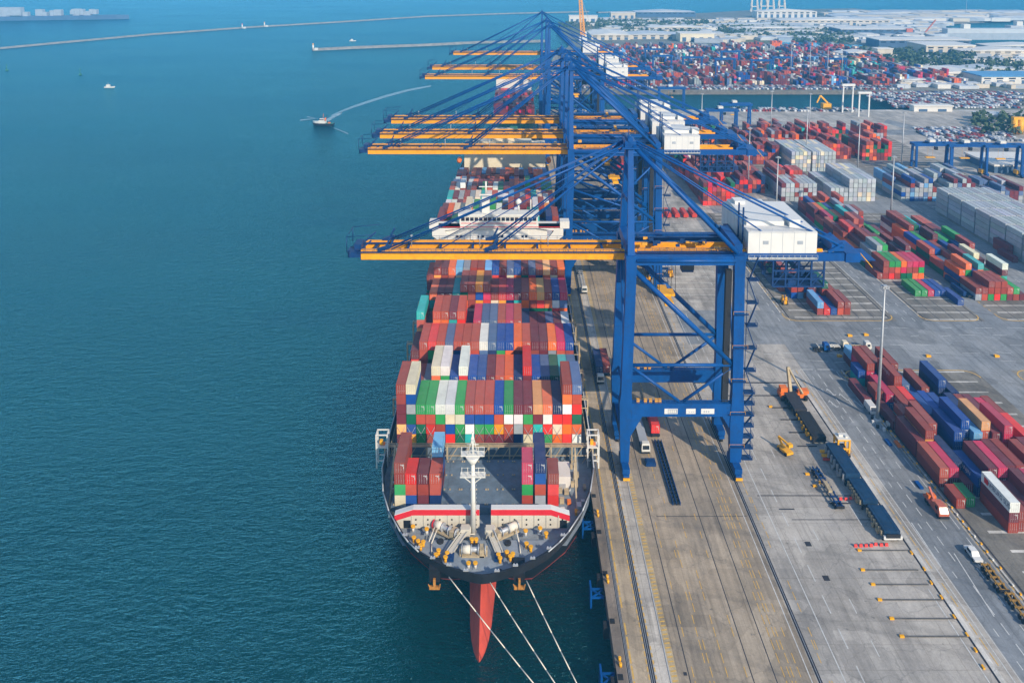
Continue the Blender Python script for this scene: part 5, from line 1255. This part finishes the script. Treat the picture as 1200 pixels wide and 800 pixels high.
# red skip like trailers by the quay
for k in range(6):
    x,y=G(774+k*10,256); b=MB(); b.box(x-1.3,x+1.3,y,y+12,.6,2.3); b.box(x-.9,x+.9,y+.4,y+11.6,2.3,2.6); o=b.build('flat_container',M['red']); tag(o,'red flat container, %s of the red row behind the crane legs'%ordn(k+1),'container','red row behind the crane legs')
# stop beams with yellow ends along the apron edge
SB=[((1008,645),(1068,645)),((1012,668),(1076,668)),((1024,685),(1088,685)),((1032,703),(1103,701)),((1046,725),(1118,722)),((1058,746),(1133,743))]
nm=['nearest the red barriers','second','third','fourth','fifth','last and nearest the bottom edge']
for k,(a,b_) in enumerate(SB):
    (xa,ya),(xb,yb2)=G(*a),G(*b_); c=thing('stop_beam','dark steel stop beam on the apron, %s of the row'%nm[k],'stop beam',(xa,ya,0),0,'stop beams on the apron')
    b=MB(); b.box(0,xb-xa,-.1,.1,.03,.22); b.build('beam',M['stop_steel'],c)
    b=MB(); b.cbox((-.2,0,.2),(.9,.5,.38)); b.build('end_block',M['mach_yellow'],c)
for k,(px,py) in enumerate(((1068,648),(1083,667),(1091,683),(1103,700),(1118,723),(1133,744),(1143,762),(1152,782))):
    x,y=G(px,py); b=MB(); b.cbox((x,y,.2),(.4,.9,.36)); o=b.build('kerb_block',M['mach_yellow']); tag(o,'yellow kerb block along the apron edge, %s from the racks'%ordn(k+1),'kerb block','yellow kerb blocks')
for k,((a,b_)) in enumerate((((972,590),(998,592)),((905,478),(935,478)),((915,492),(938,492)),((925,507),(950,508)),((935,523),(958,524)))):
    (xa,ya),(xb,yb2)=G(*a),G(*b_); b=MB(); b.box(xa,xb,ya-.12,ya+.12,.03,.28); o=b.build('floor_rail',M['trench']); tag(o,'thin dark floor rail left of the racks, %s one counting from the front'%ordn(k+1),'floor rail','floor rails left of the racks')
for k in range(6):
    x,y=G(945+k*4,567+k*5 if k<3 else 590); 
for k,(px,py) in enumerate(((903,477),(946,556),(955,570),(962,566))):
    x,y=G(px,py); b=MB(); b.cbox((x,y,.25),(1.1,.6,.45)); o=b.build('marker_block',M['mach_yellow']); tag(o,'small yellow marker block on the apron, '+['by the crane stairs','by the blue trailer','just before the blue trailer','beside the rear of the blue trailer'][k],'marker','yellow markers on the apron')
for (a,b_,n,nm) in (((1003,641),(1038,638),7,'in front of the blue racks'),((985,585),(1002,584),4,'beside the middle of the racks')):
    (xa,ya),(xb,yb2)=G(*a),G(*b_)
    for k in range(n):
        t=k/(n-1); x=xa+(xb-xa)*t; y=ya+(yb2-ya)*t; b=MB(); y+=random.uniform(-.35,.35); b.loft([[(x-.4,y-.25,0),(x+.4,y-.25,0),(x+.4,y+.25,0),(x-.4,y+.25,0)],[(x-.34,y-.1,.7),(x+.34,y-.1,.7),(x+.34,y+.1,.7),(x-.34,y+.1,.7)]],capb=True,smooth=False)
        o=b.build('traffic_barrier',M['red_marking']); tag(o,'red plastic traffic barrier in the row '+nm,'barrier','red barriers '+nm)
for (px,py) in ((1041,519),(1052,521),(1077,569)):
    x,y=G(px,py); b=MB(); b.cbox((x,y,.25),(1.0,3.0,.5)); o=b.build('spare_fender',M['crane_blue'] if px in(1041,1077) else M['orange']); tag(o,{1041:'blue box lying at the kerb under the mast',1052:'orange box lying at the kerb under the mast',1077:'blue bar lying on the road ahead of the tow truck'}[px],'loose box')
# fenders and ladders on the quay wall
for k,(yv,lab) in enumerate(((G(700,611)[1],'blue steel mooring frame on the quay wall, beside the bow'),(G(705,690)[1],'blue steel mooring frame on the quay wall, middle one'),(G(718,790)[1],'blue steel mooring frame on the quay wall, nearest the bottom edge'))):
    c=thing('quay_fender',lab,'fender',(QX,yv,0),0,'blue frames on the quay wall'); b=MB(); b.box(-3.6,-3.2,-1.6,1.6,-3.4,.9); b.box(-3.2,-.3,-1.4,-1.1,-1.2,-.8); b.box(-3.2,-.3,1.1,1.4,-1.2,-.8); b.beam((-3.2,-1.2,-1),(-.3,1.2,-1),.3); b.beam((-3.2,1.2,-1),(-.3,-1.2,-1),.3); b.build('frame',M['crane_blue'],c)
    b=MB(); b.box(-.55,-.26,-1.8,1.8,-2.6,-.2); b.build('backing',M['dark'],c)
    b=MB(); b.tube((.7,1.6,.22),(.7,1.6,1.0),.3,8); b.tube((.7,3.0,.22),(.7,3.0,1.0),.3,8); b.build('bollard',M['mach_yellow'],c)
for k in range(9):
    yv=128+k*13.5
    if yv>236: break
    b=MB(); b.box(QX-.1,QX+.9,yv,yv+1.3,.224,.32); b.tube((QX-1.0,yv+.3,-1.2),(QX-1.0,yv+1.0,-1.2),.55,10); b.box(QX-1.5,QX-.26,yv-.2,yv+1.5,-3.2,-.4); o=b.build('rubber_fender',M['dark']); tag(o,'black rubber fender on the quay wall, %s from the bottom edge'%ordn(k+1),'fender','rubber fenders on the quay wall')

# little marker blocks along the runways of the gantry cranes
for k in range(44):
    yv=150+k*2.6; 
    if random.random()<.25: continue
    b=MB(); b.cbox((112.65+random.uniform(-.2,.2),yv,.3),(.4,.5,.34)); pale=k%3==0; o=b.build('runway_marker',M['ship_white'] if pale else M['mach_yellow'])
    tag(o,('white' if pale else 'yellow')+' runway marker block on the kerb before the near stacks','marker',('white' if pale else 'yellow')+' runway markers along the near stacks')
# ------------------------------------------------------------------ distant things
def warehouse(px,py,w,dpt,h,wall,roof,label,gable=True,rz=0):
    x,y=G(px,py); c=thing('warehouse',label,'warehouse',(x,y,-.3),rz,'warehouses beyond the basin')
    b=MB(); b.box(0,w,0,dpt,0,h); b.build('wall',M[wall],c)
    b=MB(); rr=h*.25+1
    if gable: b.loft([[(-.8,-.8,h),(w/2,-.8,h+rr),(w+.8,-.8,h)],[(-.8,dpt+.8,h),(w/2,dpt+.8,h+rr),(w+.8,dpt+.8,h)]],capa=True,capb=True,smooth=False)
    else: b.box(-.8,w+.8,-.8,dpt+.8,h+.02,h+1.2)
    b.build('roof',M[roof],c,fix=True)
    b=MB(); n=max(2,int(w/14))
    for k in range(n): b.box((k+.25)*w/n,(k+.7)*w/n,-.12,-.03,.3,h*.55)
    b.build('door',M['wall_blue'],c)
    if w>60:
        b=MB(); 
        for k in range(n): b.box((k+.2)*w/n,(k+.75)*w/n,-.12,-.03,h*.68,h*.86)
        b.build('window',M['glass'],c)
WH=[(797,49,60,40,14,'cream','roof_white','cream block with square windows behind the far terminal',False),
 (693,47,70,90,9,'wall_cream','roof_white','white roofed shed by the yellow harbour crane',True),(730,46,110,60,8,'wall_cream','roof_grey','long cream shed beyond the far terminal',True),
 (716,22,60,30,14,'wall_cream','roof_white','pale block on the far shore, left of the woods',False),(746,20,150,70,12,'wall_blue','roof_grey','blue walled long shed on the far shore',True),(667,27,26,20,16,'roof_white','roof_white','small white block on the near tip of the far shore',False),(680,26,40,20,14,'roof_white','roof_white','second white block on the far shore tip',False),
 (887,21,150,40,16,'roof_white','roof_white','white roofed hall under the pale quay cranes',True),(915,30,240,60,11,'wall_cream','roof_white','longest white roofed warehouse in the distance',True),(985,42,140,60,12,'wall_blue','roof_white','big hall with dark blue front, left one',False),(1030,56,150,50,12,'wall_blue','roof_white','big hall with dark blue front, right one',False),
 (1085,63,75,60,12,'wall_cream','roof_white','cream hall at the end of the dark blue ones',False),(1085,93,75,55,7,'wall_cream','roof_white','white roofed shed in the bare plot',True),(1100,88,60,35,6,'roof_white','roof_grey','grey roofed shed behind the bare plot',True),(1056,99,40,25,5,'wall_cream','roof_grey','low shed beside the car park rows',True),
 (1150,99,85,40,9,'roof_white','roof_blue','blue and white hall at the right edge, front',False),(1133,86,60,30,6,'roof_white','roof_grey','grey roofed white hall behind the blue roofed one at the right edge',True),(1150,142,22,14,5,'roof_white','roof_grey','small white shed by the right hand road',False),(1071,131,36,9,5,'roof_white','roof_white','long low white cabin by the car rows',False),
 (1165,203,60,35,5,'wall_blue','roof_white','blue walled white roofed shed among the gantry cranes',False),(985,70,60,30,9,'wall_cream','roof_white','cream shed near the trees',True),(1028,69,22,18,14,'wall_cream','roof_white','square tan block among the trees',False),(830,33,200,30,7,'wall_grey','roof_grey','grey long shed in the middle distance',True),(1128,66,120,40,8,'wall_cream','roof_white','pale shed row at the right, beyond the trees',True),(1160,60,120,40,8,'wall_grey','roof_white','white shed row at the right edge by the inlet',True),
 (860,38,160,40,8,'wall_grey','roof_white','white roofed shed between woods and far terminal',True),(760,37,120,40,8,'wall_cream','roof_white','pale shed between the far woods and terminal',True)]
for a in WH: warehouse(*a)
wm=['roof_grey','roof_white','wall_grey','wall_cream']
mb=MB()
for k in range(420):           # the low town that reads as one texture
    px=random.uniform(700,1110); py=random.uniform(24,50)
    if px<820 and py>44: continue
    x,y=G(px,py); mb.cbox((x,y,2.5),(random.uniform(8,50),random.uniform(8,30),random.uniform(4,9)),random.randrange(4),random.uniform(-.3,.3))
for k in range(150):
    x,y=G(random.uniform(980,1198),random.uniform(14.6,25)); mb.cbox((x,y,3),(random.uniform(20,110),random.uniform(15,50),random.uniform(5,9)),random.randrange(4))
for k in range(160):
    px=random.uniform(1040,1200); py=random.uniform(66,104); x,y=G(px,py); mb.cbox((x,y,1.8),(random.uniform(5,22),random.uniform(5,14),random.uniform(3,5)),random.randrange(4))
o=mb.build('low_town_buildings',[M[q] for q in wm]); tag(o,'low sheds and houses of the far industrial town','buildings',kind='stuff')
# woods: many small leaf clumps, uneven
mb=MB()
def clump(x,y,z,r):
    n=5
    for k in range(9):
        a=random.uniform(0,6.28); e=random.uniform(-.3,1.3); p=Vector((x+r*math.cos(a)*math.cos(e)*random.uniform(.4,1),y+r*math.sin(a)*math.cos(e)*random.uniform(.4,1),z+r*math.sin(e)*random.uniform(.5,1.1)))
        s=r*random.uniform(.35,.6); u=Vector((random.uniform(-1,1),random.uniform(-1,1),random.uniform(-1,1))).normalized(); v=u.orthogonal().normalized(); w=u.cross(v)
        mb.poly([tuple(p+v*s),tuple(p+w*s),tuple(p-v*s),tuple(p-w*s)])
for (x0,y0,x1,y1,n) in ((655,28,720,34,120),(700,26,830,33,420),(835,30,930,40,260),(850,36,1000,46,380),(990,60,1080,84,330),(1060,66,1140,80,200),(930,46,1000,52,140),(1090,74,1200,92,150),(1140,140,1200,160,60),(720,38,820,43,160)):
    for k in range(n):
        x,y=G(random.uniform(x0,x1),random.uniform(y0,y1)); r=random.uniform(2.5,5); clump(x,y,r*.9,r)
o=mb.build('distant_woods',M['foliage']); tag(o,'dark green woods scattered between the far sheds','trees',kind='stuff')
# parked cars in rows beside the basin
mb=MB(); cc=[(.6,.6,.6),(.3,.31,.33),(.05,.05,.06),(.45,.47,.5),(.25,.03,.03),(.05,.09,.2)]
for (xa,xb,py) in ((1020,1200,111),(1020,1200,115),(1028,1200,119),(1045,1200,123),(1050,1200,127),(800,1060,105.2),(640,1060,103.5),(860,1010,131),(1080,1170,155),(1085,1190,160),(1095,1200,166)):
    (x0,y0),(x1,_)=G(xa,py),G(xb,py); x=x0
    while x<x1:
        for q in range(3):
            if random.random()<.85: mb.box(x,x+2.0,y0+q*6,y0+q*6+4.4,.0,1.4,0,col=random.choice(cc))
        x+=3.0
o=mb.build('parked_vehicles',M['cont_attr']); tag(o,'rows of parked cars and trailers beside the basin','cars',kind='stuff')
mb=MB()
for (xa,xb,py) in ((1015,1200,109.5),(1022,1200,113),(1030,1200,117),(1040,1200,121),(1048,1200,125),(800,1200,129.5)):
    (x0,y0),(x1,_)=G(xa,py),G(xb,py); strip(mb,x0,x1,y0-4,y0,-.2 if py<128 else .02)
struct(mb,'car_park_pavement',M['pad'])
mb=MB(); pts=PG([(860,150),(1200,196),(1200,203),(850,156)]) 
mb.poly([(x,y,.03) for x,y in PG([(1040,140),(1200,180),(1200,188),(1035,144)])]); struct(mb,'access_road',M['asphalt'])
# harbour crane with orange jib
x,y=G(683,49); c=thing('harbour_crane','orange lattice jib of a harbour crane rising behind the machine houses','crane',(x,y,0)); b=MB()
b.cbox((0,0,5),(14,14,6)); b.cbox((2,4,13),(9,12,9)); b.build('undercarriage',M['white'],c)
b=MB(); 
for sx in (-2.6,2.6):
    for sy in (-2.6,2.6): b.beam((sx*1.4,sy,10),(-7+sx*.6,sy*.6,100),1.7,1.7)
for k in range(16):
    z0=12+k*4.7; z1=z0+4.7; f=lambda z:(z-10)/78*-7
    b.beam((f(z0)-2.6,-2.6,z0),(f(z1)+2.6,-2.6,z1),1.1); b.beam((f(z0)+2.6,-2.6,z0),(f(z1)-2.6,-2.6,z1),1.1)
b.build('jib',M['orange'] if False else M['boom_yellow'],c)
b=MB(); b.tube((-7,0,88),(16,4,20),.3,5); b.tube((-4,0,55),(10,3,16),.25,5); b.build('cable',M['lash_beige'],c)
# pale quay cranes on the horizon
def far_crane():
    c=thing('distant_quay_crane','x','crane',(0,0,0),0,'pale quay cranes on the far shore')
    b=MB()
    for x in (0,26):
        for yv in (-8,8): b.beam((x,yv,0),(x*.6+5,yv*.4,75 if x==0 else 55),3,3)
    b.box(2,24,-6,6,18,21); b.build('leg_frame',M['pale_steel'],c)
    b=MB(); b.box(-30,40,-3,3,50,54); b.beam((0,0,54),(-26,0,105),3,3); b.build('boom',M['pale_steel'],c)
    return c
f0=far_crane()
for k,(px,py,lab) in enumerate(((880,14,'leftmost pale quay crane on the far shore'),(891,13.5,'second pale quay crane on the far shore'),(899,13.5,'third pale quay crane on the far shore'),(912,13.5,'rightmost pale quay crane on the far shore'))):
    o=f0 if k==0 else copy_tree(f0); o['label']=lab; o.location=G(px,py)+(0,); o.scale=(.75,.75,.75)
# long grey ships in the inlet
for (px,py,L,lab) in ((1108,47,210,'long grey roofed vessel lying in the right hand inlet'),(1182,43,120,'pale vessel at the right edge of the inlet')):
    x,y=G(px,py,WZ); c=thing('moored_vessel',lab,'ship',(x,y,0)); b=MB(); b.prism([(0,0),(L,0),(L+12,12),(L,24),(0,24),(-6,12)],WZ-1,8); b.build('hull',M['wall_grey'],c); b=MB(); b.box(4,L-4,2,22,8.02,16); b.build('deckhouse',M['roof_grey'],c); b=MB(); b.cbox((L*.2,12,20),(12,12,8)); b.build('bridge_house',M['roof_white'],c)
x,y=G(1060,45,WZ); c=thing('dredger','dark dredger vessel in the inlet beside the big halls','ship',(x,y,0)); b=MB(); b.prism([(0,0),(50,0),(56,6),(50,12),(0,12)],WZ-1,4); b.build('hull',M['dark'],c); b=MB(); b.beam((40,6,4),(60,6,30),2); b.cbox((10,6,9),(12,9,9)); b.build('derrick',M['tow_red'],c)
# yellow excavator-like crane on the near bank
x,y=G(968,129); c=thing('bank_excavator','yellow excavator on the near bank of the basin','excavator',(x,y,0)); b=MB(); b.cbox((0,0,4),(8,7,5)); b.beam((2,0,6),(-6,0,14),1.4); b.beam((-6,0,14),(-9,0,7),1.2); b.build('body',M['mach_yellow'],c); b=MB(); b.cbox((0,-2.6,.8),(9,2,1.6)); b.cbox((0,2.6,.8),(9,2,1.6)); b.build('track',M['dark'],c)
x,y=G(1188,157); b=MB(); b.tube((x,y,0),(x,y,12),2.4,10); b.tube((x+5,y,0),(x+5,y,12),2.4,10); b.cbox((x+2.5,y,13),(9,4,2)); o=b.build('silo_tower',M['mach_yellow']); tag(o,'pair of yellow silos by the right edge road','silo')
# ------------------------------------------------------------------ sea: breakwaters, vessels, wake
def breakwater(name,label,pix,w,h):
    P_=[G(px,py,WZ) for px,py in pix]; rings=[]; out=[]
    for a,b_ in zip(P_,P_[1:]):
        L=math.hypot(b_[0]-a[0],b_[1]-a[1]); n=max(2,int(L/14))
        for k in range(n): out.append((a[0]+(b_[0]-a[0])*k/n,a[1]+(b_[1]-a[1])*k/n))
    out.append(P_[-1])
    for i,(x,y) in enumerate(out):
        j=min(i,len(out)-2); dx,dy=out[j+1][0]-out[j][0],out[j+1][1]-out[j][1]; l=math.hypot(dx,dy); nx,ny=-dy/l,dx/l
        r=lambda: random.uniform(-.8,.8)
        rings.append([(x-nx*(w+r()),y-ny*(w+r()),WZ-1.2),(x-nx*(w*.45+r()),y-ny*w*.45,WZ+h*.8+r()*.5),(x-nx*w*.2,y-ny*w*.2,WZ+h+r()*.3),(x+nx*w*.2,y+ny*w*.2,WZ+h+r()*.3),(x+nx*(w*.45+r()),y+ny*w*.45,WZ+h*.8+r()*.5),(x+nx*(w+r()),y+ny*(w+r()),WZ-1.2)])
    b=MB(); b.loft(rings,0,closed=False,smooth=False); o=b.build(name,M['rubble']); tag(o,label,'breakwater'); return o
breakwater('rubble_breakwater','long pale rubble breakwater crossing the whole upper sea',[(-30,60.5),(60,52),(180,41),(290,33),(400,26.5),(500,20),(600,16.5),(690,14.5)],4,3)
breakwater('rubble_breakwater','shorter pale breakwater ending behind the quay cranes',[(366,59.5),(420,57),(500,54),(560,51),(640,49.5)],6,4)
breakwater('rubble_breakwater','low rubble bank right of the far shore tip',[(700,15.5),(760,13.5),(800,14)],9,3)
for (px,py,lab) in ((367,58,'small white light beacon at the end of the shorter breakwater'),(284,33,'small red and white beacon on the long breakwater'),(310,31,'small yellow beacon on the long breakwater')):
    x,y=G(px,py,WZ+4); b=MB(); b.tube((x,y,WZ+3),(x,y,WZ+11),1.3,8,0); b.tube((x,y,WZ+11),(x,y,WZ+13.5),1.0,8,1); b.cbox((x+5,y,WZ+4.5),(5,4,3.5),0); o=b.build('light_beacon',[M['ship_white'],M['red'] if px<300 else M['mach_yellow']]); tag(o,lab,'beacon')
# tug with wake
x,y=G(379,147,WZ); tug=thing('tug_boat','white and dark hulled tug boat under way on the open sea','tug',(x,y,WZ),R(172))
b=MB(); O=lambda s,z:[(-12*s-(0),-3.6*s,z),(4*s,-3.9*s,z),(9.5*s,-2.6*s,z),(12.5*s,0,z),(9.5*s,2.6*s,z),(4*s,3.9*s,z),(-12*s,3.6*s,z)]
b.loft([O(.9,-.8),O(1.0,1.2)],0,smooth=False); b.loft([O(1.0,1.2),O(1.04,2.6)],1,smooth=False,capb=True); b.build('hull',[M['hull_black'],M['hull_black']],tug,fix=True)
b=MB(); b.loft([[(3,-3.5,2.65),(9,-2.3,2.65),(12,0,2.65),(9,2.3,2.65),(3,3.5,2.65)],[(3,-3.6,4.2),(9.4,-2.4,4.4),(12.8,0,4.8),(9.4,2.4,4.4),(3,3.6,4.2)]],capb=True,smooth=False); b.box(-3,6,-2.6,2.6,2.65,5.2); b.build('forecastle',M['ship_white'],tug,fix=True)
b=MB(); b.loft([[(-1.5,-2,5.2),(4.6,-2,5.2),(4.6,2,5.2),(-1.5,2,5.2)],[(-1.2,-1.8,7.8),(3.8,-1.8,7.8),(3.8,1.8,7.8),(-1.2,1.8,7.8)]],capb=True,smooth=False); wh=b.build('wheelhouse',M['ship_white'],tug,fix=True)
b=MB(); b.box(-1.2,4.35,-2.02,-1.96,6.2,7.2); b.box(-1.2,4.35,1.96,2.02,6.2,7.2); b.box(4.3,4.42,-1.6,1.6,6.2,7.2); b.build('window',M['glass'],wh)
b=MB(); b.tube((0,0,7.8),(-.4,0,13.5),.18,6); b.tube((-.2,-1.3,11),(-.2,1.3,11),.1,5); b.tube((-2.6,-1.2,5.2),(-2.6,-1.2,8.8),.5,8); b.tube((-2.6,1.2,5.2),(-2.6,1.2,8.8),.5,8); b.cbox((-7,0,3.2),(2.4,2.4,1.2)); b.build('mast_and_funnels',M['orange'],tug); tug.scale=(.78,.78,.78)
b=MB(); b.box(-11.8,-3.2,-3.3,3.3,2.62,2.68); b.build('aft_deck',M['green'],tug)
mb=MB()
w=[G(px,py,WZ) for px,py in ((385,142.5),(392,138),(400,134),(401,132),(394,134),(386,138),(380,141))]
mb.poly([(a,b_,WZ+.06) for a,b_ in w]); struct(mb,'wake_foam_water',M['foam'])
mb=MB()
cv=[(388,136,.9),(398,131.5,1.1),(412,126,1.3),(430,120,1.4),(452,113,1.4),(478,106,1.2),(505,101,.8)]
cv2=[(415,126),(425,122)]
for (xa,ya,ta),(xb,yb2,tb) in zip(cv,cv[1:]):
    q=[G(xa,ya-ta,WZ),G(xa,ya+ta,WZ),G(xb,yb2+tb,WZ),G(xb,yb2-tb,WZ)]; mb.poly([(a,b_,WZ+.05) for a,b_ in q])
struct(mb,'wake_water',M['slick'])
mb=MB()
for (p0,p1,ta,tb) in (((372,139),(352,141),.2,.9),((384,147),(408,157),.2,.9),((372,139.5),(360,137),.15,.7)):
    q=[G(p0[0],p0[1]-ta,WZ),G(p0[0],p0[1]+ta,WZ),G(p1[0],p1[1]+tb,WZ),G(p1[0],p1[1]-tb,WZ)]; mb.poly([(a,b_,WZ+.07) for a,b_ in q])
struct(mb,'bow_wave_water',M['slick'])
def small_boat(px,py,lab,m='ship_white'):
    x,y=G(px,py,WZ); b=MB(); b.loft([[(x-5,y-1.6,WZ-.4),(x+3,y-1.6,WZ-.4),(x+6,y,WZ-.4),(x+3,y+1.6,WZ-.4),(x-5,y+1.6,WZ-.4)],[(x-5.2,y-2,WZ+1.3),(x+3.4,y-2,WZ+1.3),(x+7,y,WZ+1.7),(x+3.4,y+2,WZ+1.3),(x-5.2,y+2,WZ+1.3)]],capb=True,smooth=False); b.box(x-3,x+1,y-1.2,y+1.2,WZ+1.32,WZ+3.6); b.tube((x-1,y,WZ+3.6),(x-1,y,WZ+6),.15,5); o=b.build('small_boat',M[m]); tag(o,lab,'boat')
for a in ((128,103,'small white boat on the open sea near the upper corner'),(413,48.5,'small white boat beyond the shorter breakwater')): small_boat(*a)
for (px,py,lab) in ((8,83,'dark green buoy nearest the left edge'),(94,88,'dark buoy in the open sea, second from the left edge')):
    x,y=G(px,py,WZ); b=MB(); b.tube((x,y,WZ-.5),(x,y,WZ+1.4),2.0,10); b.tube((x,y,WZ+1.4),(x,y,WZ+7),.7,6,r2=.3); b.cbox((x,y,WZ+7.4),(1.4,1.4,1.2)); o=b.build('sea_buoy',M['green']); tag(o,lab,'buoy')
# moored processing vessel in the upper corner
x,y=G(2,25,WZ); c=thing('moored_vessel','long pale factory vessel moored in the upper left corner','ship',(x,y,0)); b=MB(); b.prism([(-40,0),(250,60),(275,75),(240,80),(-45,26)],WZ-1,6); b.build('hull',M['wall_blue'],c)
b=MB()
for k in range(26):
    t=random.uniform(0,.85); b.cbox((-30+270*t,12+58*t,6.1+random.uniform(3,9)),(random.uniform(8,22),12,random.uniform(6,18)))
b.cbox((5,20,18),(70,16,20)); b.build('deckhouse',M['wall_grey'],c)
# ------------------------------------------------------------------ air
b=MB(); b.box(-7200,7200,-700,9200,-12,150); hz=b.mesh('haze',[])
t=bpy.data.materials.new('sea_haze'); t.use_nodes=True; nt=t.node_tree; nt.nodes.remove(nt.nodes['Principled BSDF']); v=nt.nodes.new('ShaderNodeVolumePrincipled')
v.inputs['Color'].default_value=(.13,.54,1.0,1); v.inputs['Density'].default_value=.0002; v.inputs['Anisotropy'].default_value=-.1
nt.links.new(v.outputs['Volume'],nt.nodes['Material Output'].inputs['Volume'])
hz.materials.append(t); o=bpy.data.objects.new('haze',hz); COL.objects.link(o); tag(o,kind='stuff')
# ------------------------------------------------------------------ light, sky, camera
EL,AZ=30.0,32.0           # sun height; degrees to the right of straight behind the camera
sd=Vector((math.sin(R(AZ))*math.cos(R(EL)),-math.cos(R(AZ))*math.cos(R(EL)),math.sin(R(EL))))
L=bpy.data.lights.new('sun','SUN'); L.energy=3.7; L.angle=R(.6); L.color=(1.0,.87,.69)
lo=bpy.data.objects.new('sun',L); COL.objects.link(lo); lo.rotation_euler=sd.to_track_quat('Z','Y').to_euler(); lo.location=(0,0,600)
w=bpy.data.worlds.new('World'); SC.world=w; w.use_nodes=True; bg=w.node_tree.nodes['Background']
sk=w.node_tree.nodes.new('ShaderNodeTexSky'); sk.sky_type='NISHITA'; sk.sun_disc=False; sk.sun_elevation=R(EL); sk.sun_rotation=math.atan2(sd.x,sd.y); sk.air_density=1.2; sk.dust_density=.3; sk.ozone_density=3.0
w.node_tree.links.new(sk.outputs['Color'],bg.inputs['Color']); bg.inputs['Strength'].default_value=.14
cam=bpy.data.cameras.new('camera'); co=bpy.data.objects.new('camera',cam); COL.objects.link(co); SC.camera=co
cam.sensor_width=36; cam.lens=36*FPX/1200; cam.shift_x=-(CXP-600)/1200; cam.shift_y=-(400-CYP)/1200; cam.clip_start=1; cam.clip_end=20000
co.location=(0,0,CAMH); co.rotation_euler=(R(90)-TILT,0,0)
SC.view_settings.view_transform='Standard'; SC.view_settings.look='None'; SC.view_settings.exposure=0.58; SC.view_settings.gamma=1
cy=SC.cycles; cy.use_denoising=True; cy.max_bounces=6; cy.diffuse_bounces=3; cy.glossy_bounces=3; cy.transmission_bounces=2; cy.volume_bounces=0
try: cy.denoiser='OPENIMAGEDENOISE'
except Exception: pass
